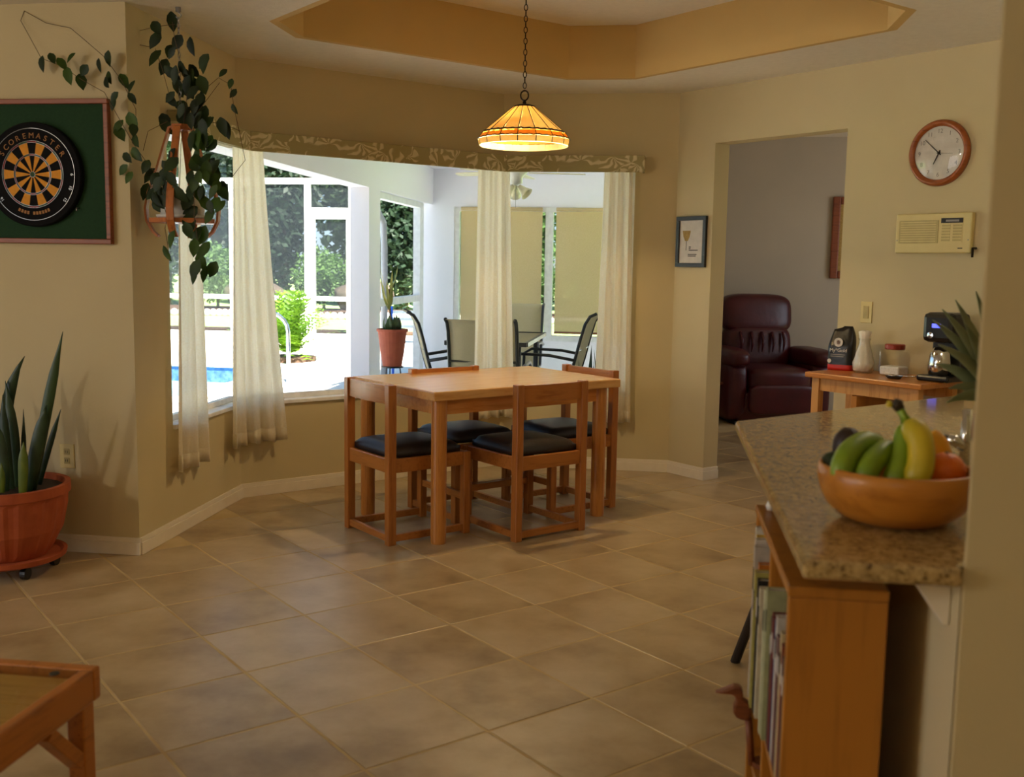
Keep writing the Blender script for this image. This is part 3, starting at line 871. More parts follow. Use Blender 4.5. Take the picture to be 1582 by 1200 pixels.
BUSHES = [(-14.6, 27.2, .95, 1.9, 'tree_leaf', 'dark bush at the left edge of the pool view'), (-12.2, 27.2, .9, 1.7, 'tree_leaf_light', 'bright bush left of the screen door'), (-9.2, 27.4, .9, 1.6, 'tree_leaf_light', 'bright bush behind the chrome handrail'),
          (-6.1, 27.3, .8, 1.2, 'tree_leaf', 'low bush at the foot of the screen door view'), (-3.2, 27.2, .8, 1.5, 'tree_leaf_light', 'light bush beside the lanai column view'), (-1.0, 27.2, .9, 1.8, 'tree_leaf', 'bush behind the left roller shade'), (1.2, 27.2, .9, 1.8, 'tree_leaf_light', 'bush behind the right roller shade')]
for k, (x, y, r, h, m_, lab) in enumerate(BUSHES): bush(x, y, r, h, m_, lab, k)
# arching sago-like fern in the bed
def fern(x, y, z, r, h, n, seed, mat_, name, label, cat):
    t = thing(name, label, cat, (x, y, z)); rnd = random.Random(seed)
    for k in range(n):
        an = 2 * PI * k / n * 2.4 + rnd.uniform(-.2, .2); el = rnd.uniform(.35, 1.4)
        R_ = r * rnd.uniform(.75, 1.05); pts = []
        for q in range(7):
            s = q / 6; hz = R_ * math.cos(el) * s * (1 + .25 * s); vz = h * (math.sin(el) * s * 1.25 - .55 * s * s * math.cos(el))
            pts.append(Vector((x + math.cos(an) * hz, y + math.sin(an) * hz, z + .05 + vz)))
        mb = MB()
        for q in range(6):
            a_, b_ = pts[q], pts[q + 1]; d = (b_ - a_).normalized(); sd = d.cross(Vector((0, 0, 1))); sd = sd.normalized() if sd.length > .01 else Vector((1, 0, 0))
            for u_ in (0, .5):
                c = a_.lerp(b_, u_); wl = .16 * r * (1 - .5 * q / 6)
                for sg in (-1, 1):
                    tip = c + sd * (sg * wl) + d * (wl * .7)
                    mb.add([c - d * .012, c + d * .03, tip], [(0, 1, 2)])
        mb.build('frond', mat_, t)
c = Vector((-5.0, 13.7, GZ))
fern(c.x - .15, c.y + .3, GZ + .06, .95, .8, 90, 5, 'fern_leaf', 'garden_fern', 'bright arching fern seen behind the chrome handrail', 'fern')

# patio set ---------------------------------------------------------
def sling_chair(name, label, loc, rz):
    """high-back sling chair facing local +y"""
    t = thing(name, label, 'patio chair', loc, rz, 'sling chairs around the patio table')
    prof = [(.30, .40), (.22, .435), (.05, .42), (-.14, .395), (-.21, .43), (-.26, .60), (-.31, .80), (-.345, .92), (-.385, .985), (-.44, 1.01)]
    for s in (-1, 1):
        mb = MB(); mb.tube([(s * .25, y, z) for y, z in prof], .014, 8); mb.build('side_rail', 'patio_metal', t, smooth=True, local=True)
        mb = MB(); mb.tube([(s * .27, .27, 0), (s * .27, .30, .3), (s * .275, .29, .62), (s * .275, .22, .66), (s * .275, -.05, .655), (s * .27, -.265, .62)], .014, 8); mb.build('arm', 'patio_metal', t, smooth=True, local=True)
        mb = MB(); mb.tube([(s * .26, -.30, 0), (s * .26, -.2, .3), (s * .265, .0, .42), (s * .27, .285, .45)], .013, 8); mb.build('leg', 'patio_metal', t, smooth=True, local=True)
    mb = MB(); mb.grid(lambda u, v: _sl(prof, u, v), 5, 24); mb.build('sling', 'sling_fabric', t, smooth=True, local=True, solid=.004)
    for yy, zz in ((-.29, .70), (.2, .43)):
        mb = MB(); mb.cyl((-.25, yy, zz), (.25, yy, zz), .009, n=8); mb.build('crossbar', 'patio_metal', t, local=True)
    return t
def _sl(prof, u, v):
    k = v * (len(prof) - 1); i = min(int(k), len(prof) - 2); f = k - i
    y = prof[i][0] * (1 - f) + prof[i + 1][0] * f; z = prof[i][1] * (1 - f) + prof[i + 1][1] * f
    sag = .015 * math.sin(PI * u)
    return (-.248 + .496 * u, y - sag * (1 if z > .5 else 0), z - sag * (1 if z <= .5 else 0))
ch = sling_chair('patio_chair', 'sling patio chair with its back to the window, half behind the middle curtain', (-1.25, 7.66, GZ), 0)
for lab, loc, rz in (('sling patio chair turned sideways at the left end of the glass table', (-1.66, 8.5, GZ), -PI / 2 + .3),
                     ('sling patio chair at the far side of the glass table', (-1.40, 9.95, GZ), PI),
                     ('sling patio chair in profile at the right of the glass table', (-.92, 8.85, GZ), PI / 2 - .1)):
    c_ = dup(ch, None, loc, rz); c_['label'] = lab
t = thing('patio_table', 'glass topped patio table with dark metal frame on the lanai', 'patio table', (-1.42, 9.0, GZ))
x0, x1, y0, y1 = -1.72, -1.08, 8.38, 9.75
mb = MB(); mb.box(x0, x1, y0, y1, .705, .715); mb.build('glass_top', 'table_glass', t)
mb = MB()
mb.box(x0 - .02, x1 + .02, y0 - .03, y0, .685, .72); mb.box(x0 - .02, x1 + .02, y1, y1 + .03, .685, .72); mb.box(x0 - .03, x0, y0, y1, .685, .72); mb.box(x1, x1 + .03, y0, y1, .685, .72)
mb.build('top_frame', 'patio_metal', t)
for sx in (x0 + .06, x1 - .06):
    for sy in (y0 + .08, y1 - .08):
        mb = MB(); mb.cyl((sx, sy, GZ), (sx, sy, .685), .022, n=10); mb.build('leg', 'patio_metal', t, smooth=True)
# terracotta planter on a wire stand beside the column
pc = at_y(606, 540, 9.0)
t = thing('plant_stand', 'thin black wire stand under the patio planter', 'plant stand', (pc.x, 9.0, GZ))
for a in range(3):
    an = a * 2.094 + .5
    mb = MB(); mb.tube([(pc.x + .13 * math.cos(an), 9.0 + .13 * math.sin(an), GZ), (pc.x + .07 * math.cos(an), 9.0 + .07 * math.sin(an), .42)], .007, 6); mb.build('leg', 'patio_metal', t)
mb = MB(); mb.lathe([(0.001, .42), (.1, .42), (.1, .432), (.001, .432)], 20, (pc.x, 9.0, 0)); mb.build('tray', 'patio_metal', t)
t = thing('patio_planter', 'terracotta pot with leafy plant and tall dry stalk next to the lanai column', 'potted plant', (pc.x, 9.0, .433))
mb = MB(); mb.lathe([(.001, .433), (.085, .433), (.105, .55), (.128, .74), (.14, .742), (.14, .765), (.12, .765), (.115, .72), (.001, .72)], 24, (pc.x, 9.0, 0)); mb.build('pot', 'terracotta_out', t, smooth=False)
rnd = random.Random(4)
for k in range(14):
    an = rnd.uniform(0, 6.28); mb = MB(); leaf(mb, (pc.x + .05 * math.cos(an), 9 + .05 * math.sin(an), .72), (math.cos(an) * .6, math.sin(an) * .6, 1), (math.cos(an), math.sin(an), -.4), rnd.uniform(.1, .17), .06, .4); mb.build('leaf', 'tree_leaf', t)
for k in range(16):
    an = rnd.uniform(0, 6.28); b_ = Vector((pc.x - .03, 9, .72 + rnd.uniform(.2, .38))); mb = MB(); leaf(mb, b_, (math.cos(an) * .55, math.sin(an) * .55, .9), (math.cos(an), math.sin(an), -.4), rnd.uniform(.16, .28), .025, .25); mb.build('leaf', 'yellow_leaf', t)
mb = MB(); mb.tube([(pc.x - .01, 9, .72), (pc.x - .03, 9, 1.12)], [.012, .008], 6); mb.build('stalk', 'stem_brown', t)
# blue folding chair out on the deck
b_ = at_x(631, 520, -3.1)
t = thing('folding_chair', 'blue folding chair frame standing on the deck outside the screen', 'chair', (b_.x, b_.y, GZ), .3)
for s in (-.2, .2):
    mb = MB(); mb.tube([(s, -.18, 0), (s, .12, .42), (s, .2, .85)], .014, 8); mb.build('side_tube', 'blue_plastic', t, local=True, smooth=True)
    mb = MB(); mb.tube([(s * .9, .22, 0), (s * .9, -.18, .42)], .014, 8); mb.build('leg', 'blue_plastic', t, local=True, smooth=True)
for k in range(4):
    mb = MB(); mb.box(-.2, .2, -.17 + k * .08, -.14 + k * .08, .415, .425); mb.build('seat_strap', 'frame_white', t, local=True)
for k in range(3):
    mb = MB(); mb.box(-.2, .2, .155 + k * .02, .16 + k * .02, .58 + k * .09, .62 + k * .09); mb.build('back_strap', 'frame_white', t, local=True)
# small dark-leaved plant on the lanai floor
t = thing('lanai_plant', 'potted plant with narrow dark leaves low behind the right curtain', 'potted plant', (-.52, 8.05, GZ))
mb = MB(); mb.lathe([(.001, 0), (.09, 0), (.13, .24), (.14, .24), (.14, .27), (.12, .27), (.11, .22), (.001, .22)], 20, (-.52, 8.05, GZ)); mb.build('pot', 'terracotta_out', t)
for k in range(26):
    an = rnd.uniform(0, 6.28); mb = MB(); leaf(mb, (-.52, 8.05, .15), (math.cos(an) * rnd.uniform(.2, .7), math.sin(an) * .5, 1), (math.cos(an), math.sin(an), -.4), rnd.uniform(.3, .58), .035, .25); mb.build('leaf', 'tree_leaf_dark', t)
# ceiling fan
fx, fy = at_y(797, 288, 9.4).x, 9.4
t = thing('ceiling_fan', 'white ceiling fan with bell glass lights hanging on the lanai', 'ceiling fan', (fx, fy, 2.44))
mb = MB(); mb.cyl((fx, fy, 2.44), (fx, fy, 2.3), .016, n=10); mb.lathe([(.001, 2.44), (.06, 2.44), (.03, 2.4), (.001, 2.4)], 16, (fx, fy, 0)); mb.build('downrod', 'white_ceramic', t)
mb = MB(); mb.lathe([(.001, 2.3), (.06, 2.3), (.11, 2.26), (.11, 2.18), (.06, 2.13), (.06, 2.08), (.001, 2.06)], 24, (fx, fy, 0)); mb.build('motor', 'white_ceramic', t, smooth=True)
for k in range(5):
    an = k * 2 * PI / 5 + .25; d = Vector((math.cos(an), math.sin(an), 0)); s = Vector((-d.y, d.x, .12))
    mb = MB(); ctr = Vector((fx, fy, 2.17))
    pts = [(.12, .03), (.2, .055), (.5, .065), (.6, .06), (.63, .03)]
    vs = [ctr + d * a_ + s * w for a_, w in pts] + [ctr + d * a_ - s * w for a_, w in reversed(pts)]
    mb.add(vs + [v + Vector((0, 0, .008)) for v in vs], [tuple(range(10))[::-1], tuple(range(10, 20))] + [(i, (i + 1) % 10, 10 + (i + 1) % 10, 10 + i) for i in range(10)])
    mb.build('blade', 'fan_blade', t)
for k in range(3):
    an = k * 2.094 - .3; d = Vector((math.cos(an) * .75, math.sin(an) * .75, -.66)); up = d.orthogonal().normalized()
    M_ = basis(Vector((fx, fy, 2.08)) + d * .04, up, d.cross(up), d)
    mb = MB(); mb.lathe([(.02, 0), (.028, .03), (.04, .07), (.062, .11), (.058, .11), (.036, .07), (.016, .0)], 16, M=M_); mb.build('bell_glass', 'fan_blade', t, smooth=True)
mb = MB(); mb.cyl((fx, fy, 2.06), (fx, fy, 1.86), .002, n=5); mb.build('pull_chain', 'wire_grey', t)

# ================================================================== DINING NOOK
# dining table (long axis at 45 degrees)
TX, TY, TR = -1.03, 4.83, math.radians(45)
t = thing('dining_table', 'light wooden dining table with round legs in the bay nook', 'table', (TX, TY, 0), TR)
TLx, TWy = 1.03, .70
mb = MB(); mb.box(-.065, TLx + .10, -.055, TWy + .055, .705, .75); top_ = mb.build('table_top', 'table_top_wood', t, bevel=.006, local=True)
for (x0, x1, y0, y1) in ((.0, TLx, -.012, .012), (.0, TLx, TWy - .012, TWy + .012), (-.012, .012, .0, TWy), (TLx - .012, TLx + .012, .0, TWy)):
    mb = MB(); mb.box(x0, x1, y0, y1, .632, .7045); mb.build('apron', 'table_wood', t, local=True)
for x in (0, TLx):
    for y in (0, TWy):
        mb = MB(); mb.lathe([(.001, 0), (.036, 0), (.038, .01), (.038, .704), (.001, .704)], 20, (x, y, 0)); mb.build('leg', 'leg_wood', t, smooth=False, local=True)

def dining_chair(label, loc, rz):
    t = thing('dining_chair', label, 'chair', loc, rz, 'wooden chairs around the dining table')
    W, D = .205, .2175; q = .02
    for s in (-1, 1):
        mb = MB(); mb.box(s * W - q, s * W + q, -D - q, -D + q + .004, 0, .777); mb.build('back_post', 'chair_wood', t, bevel=.004, local=True)
        mb = MB(); mb.box(s * W - q, s * W + q, D - q, D + q, 0, .42); mb.build('front_leg', 'chair_wood', t, bevel=.004, local=True)
        mb = MB(); mb.box(s * W - .011, s * W + .011, -D + q, D - q, .352, .42); mb.build('seat_rail', 'chair_rail_wood', t, bevel=.003, local=True)
        mb = MB(); mb.box(s * W - .012, s * W + .012, -D + q, D - q, .015, .05); mb.build('floor_rail', 'chair_rail_wood', t, bevel=.003, local=True)
    mb = MB(); mb.box(-W + q, W - q, -D - .011, -D + .011, .352, .42); mb.build('seat_rail', 'chair_rail_wood', t, bevel=.003, local=True)
    mb = MB(); mb.box(-W + q, W - q, D - .011, D + .011, .352, .42); mb.build('seat_rail', 'chair_rail_wood', t, bevel=.003, local=True)
    mb = MB(); mb.box(-W + q, W - q, -D - .012, -D + .012, .015, .05); mb.build('floor_rail', 'chair_rail_wood', t, bevel=.003, local=True)
    mb = MB(); mb.box(-W + q, W - q, D - .011, D + .011, .17, .205); mb.build('stretcher', 'chair_rail_wood', t, bevel=.003, local=True)
    # slightly dished top rail
    mb = MB()
    def rail(u, v):
        a = 2 * PI * v; x = -W + q + (2 * W - 2 * q) * u; c = -.012 * math.sin(PI * u)
        yy, zz = [(-.010, .685), (.012, .685), (.012, .772), (-.010, .772), (-.010, .685)][int(round(v * 4))]
        return (x, -D + yy + c, zz)
    mb.grid(rail, 9, 5)
    for u in (0, 1):
        pts = [rail(u, k / 4) for k in range(4)]; mb.add(pts, [(0, 1, 2, 3)])
    mb.build('top_rail', 'chair_rail_wood', t, local=True)
    # puffy leather cushion
    mb = MB()
    def cush(u, v):
        x = (2 * u - 1); y = (2 * v - 1)
        return (x * (W - .002), y * (D - .004), 0)
    n = 13
    vs = []; fs = []
    for side in (1, -1):
        for j in range(n):
            for i in range(n):
                x = 2 * i / (n - 1) - 1; y = 2 * j / (n - 1) - 1
                e = (1 - abs(x) ** 6) * (1 - abs(y) ** 6)
                z = (.448 + .028 * max(e, 0) ** .4 + .008 * (1 - x * x) * (1 - y * y)) if side > 0 else .4205
                k = .985 if max(abs(x), abs(y)) > .99 else 1.0
                vs.append((x * (W - .022 + .02 * (1 - .6 * abs(y) ** 8)) * k, y * (D - .022 + .012 * (1 - .6 * abs(x) ** 8)) * k, z))
    N = n * n
    for j in range(n - 1):
        for i in range(n - 1):
            a = j * n + i; fs.append((a, a + 1, a + n + 1, a + n)); fs.append((N + a, N + a + n, N + a + n + 1, N + a + 1))
    bd = [i for i in range(n)] + [j * n + n - 1 for j in range(1, n)] + [(n - 1) * n + i for i in range(n - 2, -1, -1)] + [j * n for j in range(n - 2, 0, -1)]
    for i in range(len(bd)):
        a, b = bd[i], bd[(i + 1) % len(bd)]; fs.append((a, N + a, N + b, b))
    mb.add(vs, fs); mb.build('cushion', 'black_leather', t, smooth=True, local=True)
    return t
ch = dining_chair('wooden dining chair at the left end of the table, nearest the pool window', (-1.24, 5.043, 0), math.radians(-45))
for lab, loc, a in (('wooden dining chair at the near long side of the table', (-.668, 5.229, 0), 45), ('wooden dining chair mostly hidden behind the far side of the table', (-1.03, 5.52, 0), -135),
                    ('wooden dining chair at the right end of the table by the doorway wall', (-.535, 5.757, 0), 135)):
    c_ = dup(ch, None, loc, math.radians(a)); c_['label'] = lab

# pendant lamp
LX, LY = -.705, 5.3
t = thing('pendant_lamp', 'amber stained glass pendant lamp on a bronze chain over the table', 'lamp', (LX, LY, TRZ))
mb = MB(); mb.lathe([(.001, TRZ), (.065, TRZ), (.06, TRZ - .02), (.02, TRZ - .035), (.001, TRZ - .035)], 24, (LX, LY, 0)); mb.build('canopy', 'dark_bronze', t, smooth=True)
zt, zr = 2.148, 1.962
lh = .036
z = TRZ - .035; k = 0
link = None
while z - lh > zt + .075:
    mb = MB(); pts = []
    for q in range(12):
        a = 2 * PI * q / 12; hx = .0085 * math.cos(a); hz = (lh / 2 - .003) * math.sin(a)
        pts.append((LX + (hx if k % 2 else 0), LY + (0 if k % 2 else hx), z - lh / 2 + .002 + hz))
    mb.tube(pts, .0024, 5, closed=True); mb.build('chain_link', 'dark_bronze', t, smooth=True)
    z -= lh - .009; k += 1
mb = MB(); mb.tube([(LX + .02 * math.cos(a), LY, zt + .05 + .024 * math.sin(a)) for a in [2 * PI * q / 16 for q in range(16)]], .004, 6, closed=True); mb.build('ring', 'dark_bronze', t, smooth=True)
mb = MB(); mb.lathe([(.001, zt + .028), (.006, zt + .028), (.01, zt + .015), (.008, zt + .008), (.03, zt + .006), (.056, zt - .002), (.056, zt - .008), (.001, zt - .008)], 24, (LX, LY, 0)); mb.build('cap', 'dark_bronze', t, smooth=True)
NP = 16
prof = [(.052, zt - .004), (.205, zr + .055)]
band = [(.212, zr + .048), (.232, zr + .022)]
skirt = [(.232, zr + .02), (.226, zr - .012)]
def seg(pr, k, gap, thick=.004):
    m_ = MB(); a0 = 2 * PI * k / NP + gap; a1 = 2 * PI * (k + 1) / NP - gap
    vs = []
    for tt in (0, thick):
        for r, z_ in pr:
            for a in (a0, (a0 + a1) / 2, a1):
                rr = (r - tt); vs.append((LX + rr * math.cos(a), LY + rr * math.sin(a), z_ - tt * .5))
    f_ = []
    n1 = len(pr) * 3
    for q in range(len(pr) - 1):
        for s in range(2):
            a = q * 3 + s; f_ += [(a, a + 1, a + 4, a + 3), (n1 + a, n1 + a + 3, n1 + a + 4, n1 + a + 1)]
    m_.add(vs, f_); return m_
for k in range(NP):
    seg(prof, k, .001).build('glass_panel', 'amber_glass', t)
    seg(band, k, .001).build('band_panel', 'amber_dark', t)
    seg(skirt, k, .001).build('skirt_panel', 'cream_glass', t)
    a = 2 * PI * k / NP
    mb = MB(); mb.tube([(LX + r * math.cos(a), LY + r * math.sin(a), z_) for r, z_ in (prof[0], prof[1], band[0], band[1], skirt[1])], .0022, 5); mb.build('came', 'dark_bronze', t)
for r, z_, w in ((.208, zr + .052, .0045), (.2325, zr + .021, .003)):
    mb = MB(); mb.tube([(LX + (r + .002 * math.sin(a * 16)) * math.cos(a), LY + (r + .002 * math.sin(a * 16)) * math.sin(a), z_ + .002 * math.sin(a * 32)) for a in [2 * PI * q / 96 for q in range(96)]], w, 5, closed=True); mb.build('rim_band', 'dark_bronze', t)
mb = MB(); mb.cyl((LX, LY, zt - .008), (LX, LY, zt - .05), .016, n=12); mb.build('socket', 'dark_bronze', t)
mb = MB(); mb.ball((LX, LY, zt - .085), .03, .03, .036, 14, 10); mb.build('bulb', 'bulb_glow', t, smooth=True)
lb = add_light('lamp_bulb', 'POINT', (LX - .06, LY - .05, zt - .085), 46, (255, 222, 166), shadow_soft_size=.03)
lb.parent = t; lb.location = (-.045, -.05, zt - .085 - TRZ)

# valance: padded cornice in three mitred lengths
val = thing('window_valance', 'palm leaf print fabric valance across the bay windows', 'valance', (C2[0], C2[1], 1.95))
VP = [(C0[0], C0[1] + .36), C1, C2, (C3[0] - .21, C3[1])]
def rside(p, d, t_): return (p[0] + d[1] * t_, p[1] - d[0] * t_)
def valance_piece(a, b, m0, m1):
    L = math.dist(a, b); ang = math.atan2(b[1] - a[1], b[0] - a[0]); k = math.tan(math.radians(22.5))
    dep = .10
    o0 = k * dep if m0 else 0; o1 = k * dep if m1 else 0
    m_ = MB()
    poly = [(o0, -dep), (L - o1, -dep), (L - (k * (dep - .02) if m1 else 0), -dep + .02), ((k * (dep - .02) if m0 else 0), -dep + .02)]
    m_.prism(poly, 0, .105)
    m_.prism([(o0 * .99, -dep + .001), (L - o1 * .99, -dep + .001), (L, -.002), (0, -.002)], .092, .104)
    if not m1: m_.box(L - .02, L, -dep + .02, -.002, 0, .092)
    if not m0: m_.box(0, .02, -dep + .02, -.002, 0, .092)
    o = m_.build('valance_board', 'leaf_print', val, local=True, bevel=.004)
    o.location = Vector((a[0] - C2[0], a[1] - C2[1], .0)); o.rotation_euler = (0, 0, ang)
valance_piece(VP[0], VP[1], 0, 1); valance_piece(VP[1], VP[2], 1, 1); valance_piece(VP[2], VP[3], 1, 0)

# curtains: pleated linen hanging from behind the valance
def curtain(label, top, bot, zt_, zb_, folds, amp=.016, seed=0, pinch=.0):
    """top / bot: polylines in plan"""
    def samp(pl, u):
        ls = [math.dist(pl[i], pl[i + 1]) for i in range(len(pl) - 1)]; s = u * sum(ls)
        for i, l in enumerate(ls):
            if s <= l or i == len(ls) - 1:
                f_ = min(s / l, 1); p = lerp2(pl[i], pl[i + 1], f_); d = ((pl[i + 1][0] - pl[i][0]) / l, (pl[i + 1][1] - pl[i][1]) / l); return p, d
            s -= l
    def fn(u, v):
        p, d = samp(top, u); q, e = samp(bot, u)
        w = lerp2(p, q, v ** 1.2); dd = lerp2(d, e, v)
        a = amp * (.45 + .75 * v) * (math.sin(2 * PI * folds * u + seed + .5 * math.sin(5 * u + 2 * v)) + .35 * math.sin(2 * PI * folds * 2.3 * u + seed * 2 + v))
        z = zt_ + (zb_ - zt_) * v + (.006 * math.sin(2 * PI * folds * u + seed + 1) if v > .98 else 0)
        return (w[0] + dd[1] * a, w[1] - dd[0] * a, z)
    t_ = thing('curtain', label, 'curtain', (bot[0][0], bot[0][1], zb_), 0, 'linen curtains on the bay windows')
    m_ = MB(); m_.grid(fn, 70, 30); m_.build('panel', 'curtain_linen', t_, smooth=True, solid=.0015)
    m_ = MB(); m_.grid(lambda u, v: fn(u, .955 + .046 * v), 70, 3); m_.build('hem', 'curtain_linen', t_, smooth=True, solid=.004)
    return t_
xa = -2.285
curtain('leftmost linen curtain beside the hanging plant', [(xa, 4.72), (xa, 4.95)], [(xa, 4.66), (xa, 5.0)], 2.0, .325, 2.4, .02, 1.0)
curtain('linen curtain covering the left bay corner', [(xa, 5.37), (xa, 5.50), (-2.205, 5.60)], [(xa, 5.32), (xa, 5.50), (-2.115, 5.69)], 2.0, .325, 4.2, .018, .3)
curtain('linen curtain covering the bay corner behind the pendant lamp', [(-1.175, 6.63), (-1.02, 6.785), (-.99, 6.785)], [(-1.185, 6.62), (-1.02, 6.785), (-.94, 6.785)], 2.0, .34, 3.4, .018, 2.0)
curtain('rightmost linen curtain beside the tan wall', [(-.375, 6.785), (-.195, 6.785)], [(-.41, 6.785), (-.165, 6.785)], 2.0, .335, 3.2, .018, .8)

# ================================================================== LEFT WALL
Yw = 4.36
bd = thing('dart_backboard', 'green felt dart backboard with brown wooden frame on the left wall', 'backboard', (-2.95, Yw, 1.42))
x0, x1, z0, z1 = -3.12, -2.41, 1.415, 2.045
mb = MB(); mb.box(x0 + .018, x1 - .018, Yw - .014, Yw - .001, z0 + .018, z1 - .018); mb.build('felt_panel', 'green_felt', bd)
for bx_ in ((x0, x1, z0, z0 + .022), (x0, x1, z1 - .022, z1), (x0, x0 + .022, z0 + .022, z1 - .022), (x1 - .022, x1, z0 + .022, z1 - .022)):
    mb = MB(); mb.box(bx_[0], bx_[1], Yw - .03, Yw - .001, bx_[2], bx_[3]); mb.build('frame_side', 'frame_wood', bd, bevel=.003)
DC = Vector((-2.762, Yw - .0145, 1.716)); DR = .228
db = thing('dartboard', 'black and yellow dartboard mounted on the green backboard', 'dartboard', DC)
def disc_seg(mb_, r0, r1, a0, a1, yf, n=4, th=.0012):
    vs = []
    for yy in (yf, yf + th):
        for r in (r0, r1):
            for q in range(n + 1):
                a = a0 + (a1 - a0) * q / n
                vs.append((DC.x + r * math.sin(a), yy, DC.z + r * math.cos(a)))
    m1 = n + 1; fs = []
    for q in range(n):
        fs += [(q, q + 1, m1 + q + 1, m1 + q), (2 * m1 + q, 3 * m1 + q, 3 * m1 + q + 1, 2 * m1 + q + 1)]
        fs += [(m1 + q, m1 + q + 1, 3 * m1 + q + 1, 3 * m1 + q)]
    mb_.add(vs, fs)
M_ = basis(DC, (1, 0, 0), (0, 0, 1), (0, -1, 0))
mb = MB(); mb.lathe([(.001, 0), (DR, 0), (DR, .026), (DR - .004, .03), (.001, .03)], 64, M=M_); mb.build('board', 'dart_black', db)
yf = DC.y - .0312
for k in range(20):
    a0 = 2 * PI * (k - .5) / 20; a1 = a0 + 2 * PI / 20
    A = k % 2 == 0
    for r0, r1, m_ in ((.012, .082, 'dart_black' if A else 'dart_yellow'), (.082, .089, 'dart_red' if A else 'dart_green'), (.089, .138, 'dart_black' if A else 'dart_yellow'), (.138, .146, 'dart_red' if A else 'dart_green')):
        mb = MB(); disc_seg(mb, r0, r1, a0, a1, yf, 3); mb.build('segment', m_, db)
mb = MB(); disc_seg(mb, .0001, .012, 0, 2 * PI, yf - .0005, 20); mb.build('bullseye', 'dart_green', db)
for r in (.012, .082, .089, .138, .146, .2):
    mb = MB(); mb.tube([(DC.x + r * math.sin(a), yf - .0015, DC.z + r * math.cos(a)) for a in [2 * PI * q / 64 for q in range(64)]], .0008 if r < .19 else .0014, 4, closed=True); mb.build('wire_ring', 'wire_grey', db)
nums = [20, 1, 18, 4, 13, 6, 10, 15, 2, 17, 3, 19, 7, 16, 8, 11, 14, 9, 12, 5]
def on_board(a, r, ang): return basis(Vector((DC.x + r * math.sin(a), yf - .0006, DC.z + r * math.cos(a))), (math.cos(ang), 0, -math.sin(ang)), (math.sin(ang), 0, math.cos(ang)), (0, -1, 0))
for k, nm in enumerate(nums):
    a = 2 * PI * k / 20
    if 4 < k < 17 and abs(k - 10) > 2: text_mesh(str(nm), .02, on_board(a, .186, a if k < 6 or k > 14 else a), 'number', 'wire_grey', db, .0004)
for k, chx in enumerate('SCOREMASTER'):
    a = (k - 5.0) * .202
    text_mesh(chx, .034, on_board(a, .168, a), 'letter', 'dart_tan', db, .0004)
for k in range(11):
    if k == 4: continue
    a = PI - (k - 5) * .085
    mb = MB(); disc_seg(mb, .162, .176, a - .028, a + .028, yf - .0004, 2); mb.build('letter_mark', 'dart_tan', db)
for dx_, lab in ((.155, 'thin grey dart hook right of the dartboard'), (-.155, 'thin grey dart hook left of the dartboard')):
    p = Vector((DC.x + dx_ + (.04 if dx_ > 0 else -.04), Yw - .0145, DC.z - .145))
    mb = MB(); mb.tube([p, p + Vector((0, -.02, 0)), p + Vector((.004, -.024, -.012))], .0035, 6); tag(mb.build('dart_hook', 'wire_grey', smooth=True), lab, 'hook')

def wall_plate(name, label, cat, o, ax, nrm, w, h, kind):
    """ivory cover plate; ax: unit along wall, nrm: into the room"""
    t_ = thing(name, label, cat, o); M_ = basis(o, ax, nrm, (0, 0, 1))
    m_ = MB(); m_.box(-w / 2, w / 2, .0005, .006, -h / 2, h / 2, M_); m_.build('cover_plate', 'ivory_plastic', t_, bevel=.002)
    if kind == 'outlet':
        for s in (-1, 1):
            m_ = MB(); m_.box(-.014, .014, .006, .009, s * .021 - .014, s * .021 + .014, M_); r_ = m_.build('receptacle', 'ivory_dark', t_, bevel=.003)
            for q in (-.005, .005):
                m_ = MB(); m_.box(q - .0012, q + .0012, .009, .0096, s * .021 - .005, s * .021 + .006, M_); m_.build('slot', 'print_black', r_)
    else:
        m_ = MB(); m_.box(-.017, .017, .006, .009, -.034, .034, M_); m_.build('rocker', 'ivory_dark', t_, bevel=.002)
    return t_
wall_plate('wall_outlet', 'ivory wall outlet on the left wall behind the snake plant', 'outlet', Vector((-2.672, Yw, .448)), (1, 0, 0), (0, -1, 0), .07, .112, 'outlet')

# snake plant in terracotta pot on a wheeled caddy
SX, SY = -2.765, 4.03
t = thing('plant_caddy', 'round terracotta plant caddy on black casters', 'plant caddy', (SX, SY, 0))
mb = MB(); mb.lathe([(.001, .055), (.215, .055), (.235, .065), (.24, .085), (.225, .085), (.21, .075), (.001, .075)], 40, (SX, SY, 0)); mb.build('tray', 'terracotta', t, smooth=False)
for a in range(5):
    an = a * 1.2566 - .62
    x, y = SX + .185 * math.cos(an), SY + .185 * math.sin(an)
    mb = MB(); mb.tube([(x - .012, y, .026), (x + .012, y, .026)], .026, 14); mb.build('caster', 'black_plastic', t)
t = thing('snake_plant', 'snake plant in a ribbed terracotta pot by the left wall', 'potted plant', (SX, SY, .0755))
rb = lambda i, q: (.012 * (1 if (i // 2) % 2 else -1)) if q in (2, 3, 4, 5) else 0
mb = MB(); mb.lathe([(.001, .076), (.165, .076), (.18, .10), (.225, .19), (.245, .29), (.247, .325), (.25, .34), (.262, .345), (.262, .385), (.24, .385), (.235, .35), (.001, .35)], 80, (SX, SY, 0), rib=rb); mb.build('pot', 'terracotta', t)
mb = MB(); mb.lathe([(.001, .362), (.12, .368), (.236, .36), (.236, .352), (.001, .352)], 24, (SX, SY, 0)); mb.build('soil', 'soil', t)
